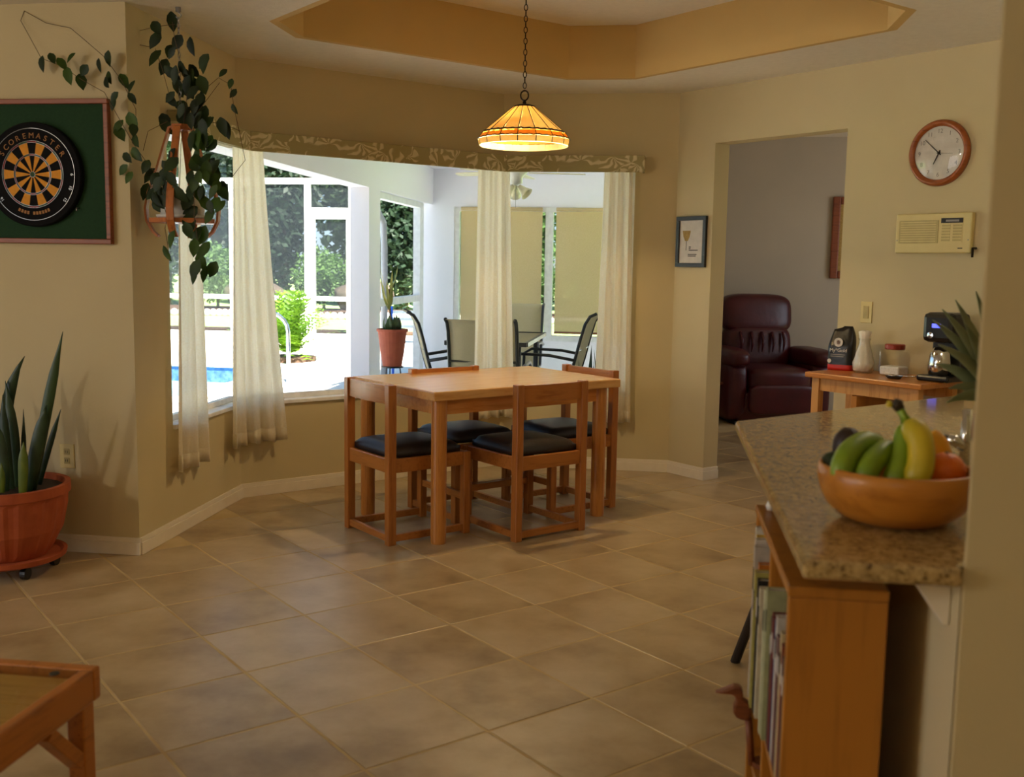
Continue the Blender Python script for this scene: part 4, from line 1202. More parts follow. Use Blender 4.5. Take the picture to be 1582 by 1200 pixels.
def blade(base, mid, tip, w, m_, fn=(0.3, -1, 0)):
    mb_ = MB(); base, mid, tip = Vector(base), Vector(mid), Vector(tip)
    vs = []; n = 9
    for q in range(n):
        s = q / (n - 1); p = base * (1 - s) ** 2 + mid * 2 * s * (1 - s) + tip * s * s
        d = ((mid - base) * (1 - s) + (tip - mid) * s).normalized(); sd = d.cross(Vector(fn)).normalized(); nn = sd.cross(d)
        ww = w * (.55 + .9 * math.sin(PI * min(s * .8 + .08, 1)) * .5) * (1 - max(0, s - .72) / .28 * .97)
        vs += [p - sd * ww / 2 + nn * .15 * ww, p, p + sd * ww / 2 + nn * .15 * ww]
    fs = []
    for q in range(n - 1):
        a = q * 3; fs += [(a, a + 1, a + 4, a + 3), (a + 1, a + 2, a + 5, a + 4)]
    mb_.add(vs, fs); return mb_.build('leaf_blade', m_, t, smooth=True, solid=.004)
def sp(x, y, dy=0): return at_y(x, y, SY + dy)
BL = [((40, 770), (60, 680), (72, 625), .055, 'snake_leaf', -.04), ((48, 770), (70, 640), (97, 512), .045, 'snake_leaf', -.02), ((24, 770), (28, 690), (8, 588), .05, 'snake_leaf', .03), ((14, 770), (-6, 620), (38, 550), .05, 'snake_leaf', .05),
      ((6, 775), (12, 700), (-14, 640), .05, 'snake_leaf', -.06), ((34, 775), (38, 720), (36, 632), .022, 'snake_leaf', .05), ((35, 775), (37, 720), (36, 682), .04, 'snake_young', -.08), ((55, 770), (75, 690), (94, 632), .025, 'snake_leaf', .08),
      ((0, 775), (-15, 640), (-25, 560), .05, 'snake_leaf', .0), ((-14, 780), (-40, 680), (-60, 590), .05, 'snake_leaf', .02), ((0, 780), (4, 745), (2, 715), .03, 'snake_young', -.1), ((20, 775), (8, 690), (4, 610), .04, 'snake_leaf', -.01)]
for b0, m0, t0, w, m_, dy in BL: blade(sp(*b0, dy), sp(*m0, dy), sp(*t0, dy), w, m_)

# hanging planter with trailing vine
HX, HY = -2.14, 4.47
t = thing('hanging_planter', 'bent wood hanging plant holder on a chain at the bay corner', 'plant hanger', (HX, HY, CEIL))
mb = MB(); mb.cyl((HX, HY, CEIL), (HX, HY, CEIL - .02), .012, n=10); mb.tube([(HX, HY, CEIL - .02), (HX + .015, HY, CEIL - .035), (HX, HY, CEIL - .05), (HX - .01, HY, CEIL - .04)], .003, 6); mb.build('ceiling_hook', 'wire_grey', t)
z = CEIL - .045; k = 0
while z > 1.965:
    mb = MB(); mb.tube([(HX + (.006 * math.cos(a) if k % 2 else 0), HY + (0 if k % 2 else .006 * math.cos(a)), z - .012 + .014 * math.sin(a)) for a in [2 * PI * q / 8 for q in range(8)]], .0018, 4, closed=True); mb.build('chain_link', 'wire_grey', t); z -= .021; k += 1
mb = MB(); mb.lathe([(.001, 1.925), (.045, 1.925), (.048, 1.935), (.045, 1.95), (.001, 1.955)], 6, (HX, HY, 0)); mb.build('top_block', 'hanger_wood', t)
for a in range(4):
    an = a * PI / 2 - PI / 2 + .12
    pr_ = [(.02, 1.945), (.05, 1.935), (.075, 1.86), (.11, 1.75), (.15, 1.65), (.165, 1.58), (.16, 1.525), (.135, 1.478), (.11, 1.455)]
    d = Vector((math.cos(an), math.sin(an), 0)); s = Vector((-d.y, d.x, 0)) * .016
    mb = MB(); vs = []
    for q, (r, zz) in enumerate(pr_):
        c = Vector((HX, HY, zz)) + d * r; nn = Vector((pr_[min(q + 1, 8)][0] - pr_[max(q - 1, 0)][0], pr_[min(q + 1, 8)][1] - pr_[max(q - 1, 0)][1])).normalized()
        o_ = (d * nn.y - Vector((0, 0, 1)) * nn.x) * .005
        vs += [c - s - o_, c + s - o_, c + s + o_, c - s + o_]
    fs = [(q * 4 + i, q * 4 + (i + 1) % 4, q * 4 + 4 + (i + 1) % 4, q * 4 + 4 + i) for q in range(8) for i in range(4)] + [(0, 1, 2, 3), (32, 33, 34, 35)]
    mb.add(vs, fs); mb.build('strap', 'hanger_wood', t, smooth=False)
mb = MB(); mb.lathe([(.001, 1.515), (.15, 1.515), (.152, 1.535), (.001, 1.535)], 8, (HX, HY, 0)); mb.build('shelf_disc', 'hanger_wood', t)
t = thing('trailing_vine', 'trailing vine in a white pot spilling over the hanging holder', 'potted plant', (HX, HY, 1.5355))
mb = MB(); mb.lathe([(.001, 1.536), (.11, 1.536), (.115, 1.55), (.095, 1.55), (.1, 1.62), (.105, 1.64), (.09, 1.64), (.085, 1.62), (.001, 1.62)], 24, (HX, HY, 0)); mb.build('pot', 'white_ceramic', t, smooth=True)
def vp(x, y, dy=0): return at_y(x * .375, y * .375, HY + dy)
LEFT = [(172, 262), (255, 262), (290, 235), (335, 335), (345, 290), (410, 270), (440, 340), (450, 320), (510, 330), (540, 355), (445, 240), (215, 240), (280, 310), (545, 405), (465, 430), (485, 520), (495, 550), (545, 500), (550, 535), (560, 580), (525, 650), (560, 635), (600, 685), (530, 730), (505, 700), (470, 400)]
TOP = [(710, 90), (645, 115), (637, 165), (636, 237), (675, 275), (730, 175), (785, 190), (697, 210), (750, 280), (790, 310), (840, 270), (835, 350), (770, 350), (720, 310), (780, 380), (700, 400), (750, 440), (800, 440), (790, 480), (840, 470), (680, 500), (855, 510), (915, 520), (760, 500), (820, 410), (735, 360), (810, 500), (770, 470)]
RIGHT = [(950, 345), (960, 385), (965, 450), (918, 300)]
BODY = [(830, 590), (870, 600), (690, 690), (705, 640), (810, 640), (800, 680), (840, 660), (885, 690), (860, 730), (700, 780), (650, 760), (615, 720), (690, 830), (740, 800), (640, 820), (600, 790), (800, 760), (830, 800), (850, 840), (920, 795), (905, 850), (890, 770), (770, 830), (780, 880), (860, 890), (660, 800), (710, 740), (650, 850), (820, 730), (700, 860), (790, 580), (820, 550), (845, 570), (810, 790), (850, 700), (670, 720)]
DOWN = [(775, 950), (810, 970), (830, 970), (840, 1030), (800, 1020), (830, 1080), (805, 1110), (840, 1130), (800, 1140), (875, 1110), (690, 1045), (705, 985), (780, 920), (825, 1050)]
rnd = random.Random(11)
def vine_leaf(x, y, dy, L, m_, droop=.6):
    p = vp(x, y, dy); an = rnd.uniform(-1, 1)
    d = Vector((math.sin(an) * .9, rnd.uniform(-.5, .2), -droop - rnd.uniform(0, .5))).normalized()
    n = Vector((rnd.uniform(-.6, .6), -1, rnd.uniform(-.2, .6)))
    mb_ = MB(); leaf(mb_, p - d * (L * .5), d, n, L, L * rnd.uniform(.5, .68), rnd.uniform(0, .25)); mb_.build('leaf', m_, t, smooth=True)
for (x, y) in LEFT: vine_leaf(x, y, -.16 + rnd.uniform(-.02, .02), rnd.uniform(.055, .085), 'pothos_leaf' if rnd.random() < .55 else 'pothos_dark')
for (x, y) in TOP + [(x + rnd.uniform(-28, 28), y + rnd.uniform(-28, 28)) for x, y in TOP[7:]]: vine_leaf(x, y, rnd.uniform(-.06, .03), rnd.uniform(.06, .09), 'pothos_dark')
for (x, y) in RIGHT: vine_leaf(x, y, .02, .05, 'pothos_dark')
for (x, y) in BODY + [(x + rnd.uniform(-28, 28), y + rnd.uniform(-28, 28)) for x, y in BODY if not 690 < x < 790]: vine_leaf(x, y, rnd.uniform(-.19, -.02), rnd.uniform(.06, .095), 'pothos_leaf' if x > 790 and rnd.random() < .6 else 'pothos_dark')
for (x, y) in DOWN: vine_leaf(x, y, rnd.uniform(-.17, -.1), rnd.uniform(.07, .095), 'pothos_leaf', 1.0)
STEMS = [[(730, 800, 0), (620, 690, -.1), (555, 600, -.15), (480, 470, -.16), (430, 380, -.16), (340, 330, -.16), (250, 270, -.15), (170, 240, -.15), (110, 130, -.13), (85, 85, -.12), (100, 45, -.11)], [(100, 45, -.11), (190, 95, -.12), (290, 115, -.13), (350, 165, -.14), (430, 235, -.15), (500, 330, -.15), (560, 450, -.14), (560, 600, -.14)],
         [(740, 780, 0), (745, 600, 0), (770, 400, -.02), (750, 280, -.02), (720, 160, -.02), (710, 90, -.02)], [(720, 100, 0), (640, 110, 0), (560, 130, .02), (550, 180, .02), (630, 195, 0)], [(700, 400, 0), (670, 290, 0), (640, 200, 0)], [(830, 380, .02), (900, 320, .02), (950, 350, .02), (965, 450, .02), (990, 560, .02), (1010, 660, .02), (955, 730, .02)],
         [(800, 480, .0), (860, 400, .01), (905, 340, .01)], [(800, 760, -.1), (800, 900, -.15), (815, 1000, -.15), (825, 1130, -.15)], [(700, 850, -.1), (680, 940, -.14), (695, 1040, -.14)], [(590, 620, -.1), (610, 540, -.08), (690, 500, -.04)], [(840, 500, 0), (920, 510, 0), (990, 540, .02)]]
for s in STEMS:
    mb = MB(); mb.tube([vp(*q) for q in s], .0014, 5); mb.build('vine_stem', 'stem_brown', t, smooth=True)

# ================================================================== RIGHT WALL (45 degree wall)
AX = Vector((.70711, -.70711, 0)); NR = Vector((-.70711, -.70711, 0))
def wd(s, z, out=0): return Vector((C3[0], C3[1], 0)) + AX * s + NR * out + Vector((0, 0, z))
def s_of(p): return (p.x - C3[0]) * .70711 - (p.y - C3[1]) * .70711
def wdm(s, z, out=0): return basis(wd(s, z, out), AX, NR, (0, 0, 1))          # local: x along, y out of the wall, z up
# framed print
S0, S1, Z0, Z1 = .02, .275, 1.355, 1.675
t = thing('framed_print', 'black framed print of a drink glass beside the doorway', 'picture', wd(.1475, Z0))
M_ = wdm(0, 0)
for a in ((S0, S1, Z0, Z0 + .026), (S0, S1, Z1 - .026, Z1), (S0, S0 + .026, Z0 + .026, Z1 - .026), (S1 - .026, S1, Z0 + .026, Z1 - .026)):
    mb = MB(); mb.box(a[0], a[1], .001, .02, a[2], a[3], M_); mb.build('frame_side', 'black_frame', t, bevel=.002)
mb = MB(); mb.box(S0 + .024, S1 - .024, .001, .008, Z0 + .024, Z1 - .024, M_); mb.build('print_sheet', 'paper_white', t)
def flat(poly, out, m_, nm):
    mb_ = MB(); n = len(poly); vs = [(x, out, z_) for x, z_ in poly] + [(x, out + .0006, z_) for x, z_ in poly]
    mb_.add(vs, [tuple(range(n)), tuple(range(n, 2 * n))[::-1]] + [(i, (i + 1) % n, n + (i + 1) % n, n + i) for i in range(n)], M_); return mb_.build(nm, m_, t)
cx = .105; zc = 1.555
flat([(cx - .035, zc + .03), (cx + .035, zc + .03), (cx + .028, zc - .005), (cx + .012, zc - .035), (cx - .012, zc - .035), (cx - .028, zc - .005)], .0085, 'print_gold', 'glass_drawing')
flat([(cx - .003, zc - .035), (cx + .003, zc - .035), (cx + .002, zc - .095), (cx - .004, zc - .095)], .0085, 'print_grey', 'glass_stem')
for zz, x0, x1 in ((1.482, .128, .145), (1.472, .128, .143), (1.462, .128, .205), (1.435, .122, .195), (1.425, .122, .19)):
    flat([(x0, zz - .0025), (x1, zz - .0025), (x1, zz + .0025), (x0, zz + .0025)], .0085, 'print_black', 'text_line')
# wall clock
cs = s_of(Vector((1.375, 5.57, 0))); cz = 1.945; CR = .165
t = thing('wall_clock', 'round wood rimmed wall clock above the intercom', 'clock', wd(cs, cz))
M_ = basis(wd(cs, cz, .001), -AX, (0, 0, 1), NR)      # local x to the left seen from the wall; z out
M_ = basis(wd(cs, cz, .001), AX, (0, 0, 1), NR)
mb = MB(); mb.lathe([(.132, .0), (CR, .0), (CR, .012), (CR - .008, .026), (CR - .018, .03), (.138, .02), (.132, .012)], 56, M=M_); mb.f = mb.f[:-2]; mb.build('rim', 'clock_wood', t, smooth=True)
mb = MB(); mb.lathe([(.001, .0), (.134, .0), (.134, .008), (.001, .008)], 48, M=M_); mb.build('dial', 'paper_white', t)
for k in range(12):
    a = 2 * PI * (k + 1) / 12; r = .108
    text_mesh(str(k + 1), .03, M_ @ Matrix.Translation((r * math.sin(a), r * math.cos(a), .0088)), 'numeral', 'print_grey', t, .0003)
def hand(a, L, w, nm, back=.015):
    mb_ = MB(); d = Vector((math.sin(a), math.cos(a), 0)); s = Vector((d.y, -d.x, 0))
    vs = [-d * back - s * w, -d * back + s * w, d * L + s * w * .5, d * L - s * w * .5]
    vs = [v + Vector((0, 0, .011)) for v in vs] + [v + Vector((0, 0, .0118)) for v in vs]
    mb_.add(vs, [(0, 1, 2, 3), (7, 6, 5, 4), (0, 4, 5, 1), (1, 5, 6, 2), (2, 6, 7, 3), (3, 7, 4, 0)], M_); mb_.build(nm, 'print_black', t)
hand(math.radians(312), .105, .0028, 'minute_hand'); hand(math.radians(206), .06, .0036, 'hour_hand'); hand(math.radians(95), .075, .001, 'second_hand')
mb = MB(); mb.lathe([(.001, .009), (.007, .009), (.007, .014), (.001, .015)], 12, M=M_); mb.build('hub', 'print_black', t)
mb = MB(); mb.lathe([(.133, .014), (.11, .021), (.07, .027), (.03, .030), (.001, .0305)], 40, M=M_); mb.f = mb.f[:-2]; mb.build('dome_glass', 'dome_glass', t, smooth=True)
# intercom
i0, i1 = s_of(Vector((1.236, 5.719, 0))), s_of(Vector((1.53, 5.425, 0)))
t = thing('intercom_panel', 'ivory wall intercom with small black display', 'intercom', wd((i0 + i1) / 2, 1.44))
M_ = wdm(i0, 1.445); Wd = i1 - i0; Hh = .2
mb = MB(); mb.box(0, Wd, .001, .032, 0, Hh, M_); mb.build('housing', 'ivory_plastic', t, bevel=.006)
mb = MB(); mb.box(.02, Wd * .58, .032, .034, .05, Hh - .035, M_); mb.build('speaker_grille', 'ivory_dark', t, bevel=.001)
for k in range(9):
    mb = MB(); mb.box(.03, Wd * .55, .034, .0348, .058 + k * .012, .062 + k * .012, M_); mb.build('grille_slat', 'ivory_plastic', t)
mb = MB(); mb.box(Wd * .61, Wd * .89, .032, .0335, Hh - .05, Hh - .026, M_); mb.build('display', 'black_plastic', t)
mb = MB(); mb.box(Wd * .67, Wd * .84, .0335, .034, Hh - .044, Hh - .034, M_); mb.build('display_digits', 'print_grey', t)
mb = MB(); mb.box(Wd * .6, Wd * .89, .032, .0335, .055, Hh - .055, M_); mb.build('keypad', 'paper_white' if False else 'ivory_plastic', t)
for r in range(6):
    for c_ in range(2):
        mb = MB(); mb.box(Wd * (.625 + c_ * .145), Wd * (.735 + c_ * .145), .0335, .0348, .06 + r * .0145, .069 + r * .0145, M_); mb.build('key', 'ivory_dark', t)
mb = MB(); mb.box(Wd * .84, Wd * .9, .032, .0325, .022, .027, M_); mb.build('logo_mark', 'print_black', t)
for xx in (.012, Wd - .014):
    mb = MB(); mb.box(xx - .003, xx + .003, .032, .033, .062, .068, M_); mb.build('screw', 'print_grey', t)
mb = MB(); p = wd(i1 + .012, 1.47, .03); mb.tube([p - NR * .03, p, p + Vector((0, 0, -.045))], .006, 6)
tag(mb.build('key_hook', 'dark_bronze', smooth=True), 'small dark hook at the intercom corner', 'hook')
ss_ = s_of(Vector((1.118, 5.837, 0)))
wall_plate('light_switch', 'ivory rocker light switch above the coffee bag', 'switch', wd(ss_, 1.128), AX, NR, .07, .115, 'switch')

# console table with the coffee things (against the 45 degree wall)
k0, k1 = s_of(at_z(1240, 574, .82)), 2.05
CT = .82; dep = .42
t = thing('console_table', 'narrow wooden console table against the angled wall', 'table', wd((k0 + k1) / 2, 0, dep / 2), math.radians(-45))
hw = (k1 - k0) / 2
# local frame: x along wall, y towards the wall
mb = MB(); mb.box(-hw, hw, -dep / 2, dep / 2 - .02, CT - .028, CT); mb.build('table_top', 'console_wood', t, bevel=.006, local=True)
for y0, y1 in ((-dep / 2 + .04, -dep / 2 + .06), (dep / 2 - .08, dep / 2 - .06)):
    mb = MB(); mb.box(-hw + .05, hw - .05, y0, y1, CT - .095, CT - .0285); mb.build('apron', 'console_leg_wood', t, local=True)
for x in (-hw + .05, hw - .05):
    for y in (-dep / 2 + .05, dep / 2 - .07):
        mb = MB(); mb.box(x - .022, x + .022, y - .022, y + .022, 0, CT - .0285); mb.build('leg', 'console_leg_wood', t, bevel=.003, local=True)
mb = MB(); mb.box(-hw + .28, -hw + .31, -dep / 2 + .02, dep / 2 - .05, .3, CT - .1); mb.build('divider', 'shelf_wood', t, local=True)
def on_console(x, y): 
    p = at_z(x, y, CT); return p
# coffee bag
p = on_console(1330, 569)
p = wd(s_of(p), CT, .17)
B_ = basis(Vector((p.x, p.y, CT + .0005)), AX, -NR, (0, 0, 1)) @ Matrix.Rotation(.25, 4, 'Z')
t = thing('coffee_bag', 'black coffee bag with red base and white lettering on the console', 'coffee bag', (p.x, p.y, CT))
def bag(u, v):
    a = 2 * PI * u; zz = .235 * v; top = max(0, v - .55) / .45
    wx = .068 * (1 - .28 * top ** 2) ; wy = .042 * (1 - .8 * top)
    ca, sa = math.cos(a), math.sin(a); e = .45
    x = wx * math.copysign(abs(ca) ** e, ca); y = wy * math.copysign(abs(sa) ** e, sa)
    return B_ @ Vector((x + .012 * top * (1 - top), y + .01 * top, zz - .03 * top * (x < 0) * .6))
mb = MB(); mb.grid(lambda u, v: bag(u, .13 + .87 * v), 28, 14, True)
n_ = len(mb.v); mb.f.append(tuple(range(n_ - 28, n_))); mb.build('bag_body', 'bag_black', t, smooth=True)
mb = MB(); mb.grid(lambda u, v: bag(u, .13 * v), 28, 3, True); mb.f.append(tuple(range(28))[::-1]); mb.build('bag_base', 'bag_red', t, smooth=True)
F_ = B_ @ Matrix.Translation((0, -.0445, 0)) @ Matrix.Rotation(PI / 2, 4, 'X')     # local x right, y up, z out
mb = MB(); mb.lathe([(.012, .0), (.024, .0), (.024, .002), (.012, .002)], 24, M=F_ @ Matrix.Translation((-.006, .150, -.004))); mb.build('emblem', 'paper_white', t)
mb = MB(); mb.lathe([(.001, .0), (.0118, .0), (.0118, .002), (.001, .002)], 16, M=F_ @ Matrix.Translation((-.006, .150, -.004))); mb.build('emblem_centre', 'copper_brown', t)
text_mesh('My*Gold', .026, F_ @ Matrix.Translation((-.004, .107, -.001)), 'brand_lettering', 'paper_white', t, .001)
for yy, w in ((.085, .05), (.075, .045)):
    mb = MB(); mb.box(-.045, -.045 + w * 1.6, yy - .002, yy + .002, -.002, .0006, F_); mb.build('text_line', 'print_grey', t)
mb = MB(); mb.lathe([(.001, 0), (.011, 0), (.011, .002), (.001, .002)], 16, M=F_ @ Matrix.Translation((-.05, .05, -.001))); mb.build('round_mark', 'paper_white', t)
# glass carafe with paper tissue
p = wd(s_of(on_console(1362, 573)), CT, .18)
t = thing('glass_carafe', 'glass carafe stuffed with white paper between bag and jar', 'carafe', (p.x, p.y, CT))
mb = MB(); mb.lathe([(.001, .0005), (.046, .0005), (.055, .02), (.056, .055), (.044, .1), (.03, .145), (.027, .165), (.032, .18), (.03, .18), (.025, .165), (.028, .145), (.042, .1), (.053, .055), (.052, .022), (.001, .006)], 28, (p.x, p.y, CT)); mb.build('glass_body', 'clear_glass', t, smooth=True)
rr = random.Random(2)
mb = MB(); mb.lathe([(.001, .008), (.044, .01), (.05, .05), (.04, .1), (.026, .145), (.023, .17), (.03, .215), (.012, .222), (.001, .2)], 24, (p.x, p.y, CT), rib=lambda i, q: .16 * math.sin(i * 2.3 + q)); mb.build('tissue_paper', 'tissue', t, smooth=True)
# square jar with red lid
p = wd(s_of(on_console(1407, 578)), CT, .18)
t = thing('glass_jar', 'square glass jar of white sugar with a red lid', 'jar', (p.x, p.y, CT), math.radians(-45))
mb = MB(); mb.box(-.06, .06, -.05, .05, .001, .135); mb.build('glass_body', 'clear_glass', t, bevel=.012, local=True)
mb = MB(); mb.box(-.055, .055, -.045, .045, .006, .05); mb.build('sugar', 'salt', t, bevel=.008, local=True)
mb = MB(); mb.lathe([(.001, .136), (.048, .136), (.05, .14), (.05, .158), (.046, .163), (.001, .163)], 28); mb.build('lid', 'lid_red', t, local=True)
p = wd(s_of(on_console(1400, 583)), CT, .3)
t = thing('spoon_rest', 'small dark spoon rest with a spoon in front of the jar', 'spoon rest', (p.x, p.y, CT), math.radians(-45))
mb = MB(); mb.lathe([(.001, .001), (.03, .001), (.042, .012), (.039, .013), (.028, .004), (.001, .004)], 20); mb.build('dish', 'stool_dark', t, local=True)
mb = MB(); mb.ball((-.012, 0, .014), .022, .014, .007); mb.tube([(.005, 0, .015), (.11, .01, .02)], .004, 6); mb.build('spoon', 'chrome', t, smooth=True, local=True)
# coffee maker
p = wd(s_of(on_console(1478, 586)), CT, .17)
t = thing('coffee_maker', 'black coffee maker with blue display at the right end of the console', 'coffee maker', (p.x, p.y, CT), math.radians(-45))
mb = MB(); mb.box(-.085, .085, -.10, .09, .001, .03); mb.build('base', 'black_plastic', t, bevel=.01, local=True)
mb = MB(); mb.box(-.08, .08, .02, .09, .03, .2); mb.build('column', 'black_plastic', t, bevel=.01, local=True)
mb = MB(); mb.box(-.082, .082, -.08, .09, .19, .335); mb.build('head', 'black_plastic', t, bevel=.025, local=True)
mb = MB(); mb.box(-.025, .02, -.084, -.079, .262, .282); mb.build('display', 'display_blue', t, local=True)
mb = MB(); mb.lathe([(.001, 0), (.016, 0), (.016, .008), (.001, .01)], 18, M=Matrix.Translation((-.03, -.08, .225)) @ Matrix.Rotation(PI / 2, 4, 'X')); mb.build('button', 'chrome', t, local=True)
mb = MB(); mb.lathe([(.001, .031), (.05, .031), (.055, .08), (.048, .14), (.03, .165), (.028, .165), (.046, .14), (.052, .08), (.047, .036), (.001, .036)], 20, (0, -.035, 0)); mb.build('carafe', 'chrome', t, smooth=True, local=True)

# ================================================================== DEN: recliner and wooden frame
RX, RY, RA = .97, 9.5, math.radians(16)
t = thing('recliner', 'burgundy leather recliner seen through the doorway', 'armchair', (RX, RY, 0), RA)
def puff(name, x0, x1, y0, y1, z0, z1, e=.5, parent=t, n=18, m=12, mt='burgundy_leather', tilt=0, bulge=0):
    cx_, cy_, cz_ = (x0 + x1) / 2, (y0 + y1) / 2, (z0 + z1) / 2
    hx, hy, hz = (x1 - x0) / 2, (y1 - y0) / 2, (z1 - z0) / 2
    def sg(c, p): return math.copysign(abs(c) ** p, c)
    def fn(u, v):
        a = 2 * PI * u; b = PI * (v - .5)
        x = sg(math.cos(b), e) * sg(math.cos(a), e) * hx; y = sg(math.cos(b), e) * sg(math.sin(a), e) * hy; z = sg(math.sin(b), e) * hz
        y += tilt * z
        return (cx_ + x, cy_ + y, cz_ + z)
    mb_ = MB(); mb_.grid(fn, n * 2, m * 2, True); return mb_.build(name, mt, parent, smooth=True, local=True)
# faces local -y
puff('base', -.40, .40, -.36, .34, .02, .30, .25)
puff('footrest', -.30, .30, -.44, -.34, .10, .36, .35)
puff('seat_cushion', -.30, .30, -.42, .22, .28, .50, .4)
for s in (-1, 1):
    puff('arm_panel', s * .38 - .09, s * .38 + .09, -.36, .32, .03, .55, .35)
    puff('arm_pad', s * .38 - .11, s * .38 + .11, -.42, .30, .50, .66, .6)
    mb = MB(); mb.box(s * .36 - .03, s * .36 + .03, -.3, .3, 0, .03); mb.build('foot', 'black_plastic', t, local=True)
puff('lower_back', -.31, .31, .14, .40, .44, .84, .45, tilt=.18)
puff('head_pillow', -.33, .33, .20, .46, .76, 1.12, .5, tilt=.15)
for k in range(5):
    x = -.2 + k * .1
    mb = MB(); mb.tube([(x, .152, .78), (x + .01, .115, .70), (x - .005, .105, .6)], [.012, .016, .004], 6); mb.build('crease', 'burgundy_leather', t, smooth=True, local=True)
mb = MB(); mb.tube([(-.49, -.1, .3), (-.51, -.16, .33), (-.5, -.26, .36)], .012, 6); mb.build('lever', 'copper_brown', t, local=True)
pa, pb = at_y(1287, 304, 10.1), at_y(1287, 430, 10.1)
t = thing('wooden_wall_frame', 'carved wooden frame on the grey wall behind the recliner', 'picture', (pa.x, 10.1, pb.z))
for bx_ in ((pa.x, pa.x + .07, pb.z, pa.z), (pa.x + .5, pa.x + .57, pb.z, pa.z), (pa.x + .07, pa.x + .5, pb.z, pb.z + .07), (pa.x + .07, pa.x + .5, pa.z - .07, pa.z)):
    mb = MB(); mb.box(bx_[0], bx_[1], 10.06, 10.099, bx_[2], bx_[3]); mb.build('frame_side', 'frame_wood', t, bevel=.01)
mb = MB(); mb.box(pa.x + .07, pa.x + .5, 10.08, 10.099, pb.z + .07, pa.z - .07); mb.build('canvas', 'print_gold', t)

# ================================================================== COUNTER
t = thing('granite_counter', 'polished brown granite breakfast bar with a fruit bowl on it', 'counter', (.23, 1.62, .88))
mb = MB(); mb.prism([(.232, 1.60), (.469, 1.60), (.469, 1.617), (.556, 1.7625), (1.12, 1.7625), (1.12, 3.96), (.232, 3.072)], .88, .91); mb.build('slab', 'granite', t, bevel=.008)
mb = MB(); mb.prism([(1.10, 1.765), (1.12, 1.765), (1.12, 3.9), (1.10, 3.88)], .02, .8795); mb.build('cabinet_back', 'trim_white', t)
t = thing('counter_bracket', 'white triangular bracket under the granite overhang', 'bracket', (.478, 1.66, .74))
mb = MB()
vs = [(.4705, 1.665, .8795), (.408, 1.665, .8795), (.408, 1.665, .874), (.461, 1.665, .80), (.4705, 1.665, .80)]
mb.add(vs + [(x, y + .02, z) for x, y, z in vs], [(0, 1, 2, 3, 4), (9, 8, 7, 6, 5)] + [(i, (i + 1) % 5, 5 + (i + 1) % 5, 5 + i) for i in range(5)]); mb.build('bracket_plate', 'trim_white', t, bevel=.002)
# fruit bowl
BX, BY, BZ = .430, 1.905, .9105
t = thing('fruit_bowl', 'wide wooden bowl holding fruit on the granite counter', 'bowl', (BX, BY, BZ))
bp = [(.001, 0), (.075, 0), (.095, .008), (.118, .028), (.131, .055), (.136, .08), (.134, .098), (.130, .1), (.127, .096), (.128, .08), (.123, .058), (.11, .034), (.088, .016), (.001, .012)]
mb = MB(); mb.lathe(bp, 48, (BX, BY, BZ)); mb.build('bowl_body', 'bowl_wood', t, smooth=True)
def fp(x, y, Y): return at_y(x, y, Y)
def banana(parent, pts, r, m_, tip=True):
    """pts: base..tip control polyline (3-5 points) smoothed"""
    P = [Vector(p) for p in pts]; out = []; rs = []
    def cr(t_):
        n = len(P) - 1; k = min(int(t_ * n), n - 1); f_ = t_ * n - k
        p0, p1, p2, p3 = P[max(k - 1, 0)], P[k], P[k + 1], P[min(k + 2, n)]
        return .5 * ((2 * p1) + (p2 - p0) * f_ + (2 * p0 - 5 * p1 + 4 * p2 - p3) * f_ ** 2 + (3 * p1 - p0 - 3 * p2 + p3) * f_ ** 3)
    N = 15
    for q in range(N):
        s = q / (N - 1); out.append(cr(s)); rs.append(r * (.42 + .58 * min(1, math.sin(PI * min(max(s * .94 + .03, 0), 1)) * 1.7)) if 0 < q < N - 1 else r * .35)
    mb_ = MB(); mb_.tube(out, rs, 10); o = mb_.build('banana', m_, parent, smooth=True)
    mb_ = MB(); mb_.tube([out[-1] - (out[-1] - out[-2]) * .2, out[-1] + (out[-1] - out[-2]).normalized() * .008], [r * .34, r * .22], 8); mb_.build('tip', 'banana_tip', o, smooth=True)
    return out[0]
t = thing('green_bananas', 'pair of green bananas leaning left in the fruit bowl', 'bananas', fp(1320, 745, BY - .03))
banana(t, [fp(1362, 686, BY + .05), fp(1330, 685, BY + .01), fp(1305, 710, BY - .04), fp(1298, 748, BY - .06)], .021, 'banana_green')
banana(t, [fp(1378, 694, BY + .04), fp(1362, 700, BY - .01), fp(1342, 722, BY - .05), fp(1334, 752, BY - .065)], .021, 'banana_green')
t = thing('yellow_bananas', 'upright yellow-green bananas joined at a dark stem in the fruit bowl', 'bananas', fp(1410, 750, BY - .03))
banana(t, [fp(1402, 652, BY - .01), fp(1421, 680, BY - .04), fp(1422, 720, BY - .06), fp(1408, 752, BY - .07)], .0235, 'banana_yellow')
banana(t, [fp(1400, 655, BY + .01), fp(1398, 690, BY - .01), fp(1388, 725, BY - .04), fp(1376, 752, BY - .06)], .0215, 'banana_green')
mb = MB(); mb.tube([fp(1403, 656, BY), fp(1396, 642, BY + .005), fp(1388, 628, BY + .01)], [.012, .007, .009], 8); mb.build('stem', 'banana_green', t, smooth=True)
mb = MB(); mb.tube([fp(1391, 633, BY + .008), fp(1386, 624, BY + .01), fp(1381, 622, BY + .01)], [.0085, .011, .009], 8); mb.build('stem_end', 'banana_tip', t, smooth=True)
mb = MB(); mb.ball(fp(1374, 624, BY + .01), .006); mb.build('stem_cut', 'banana_yellow', t, smooth=True)
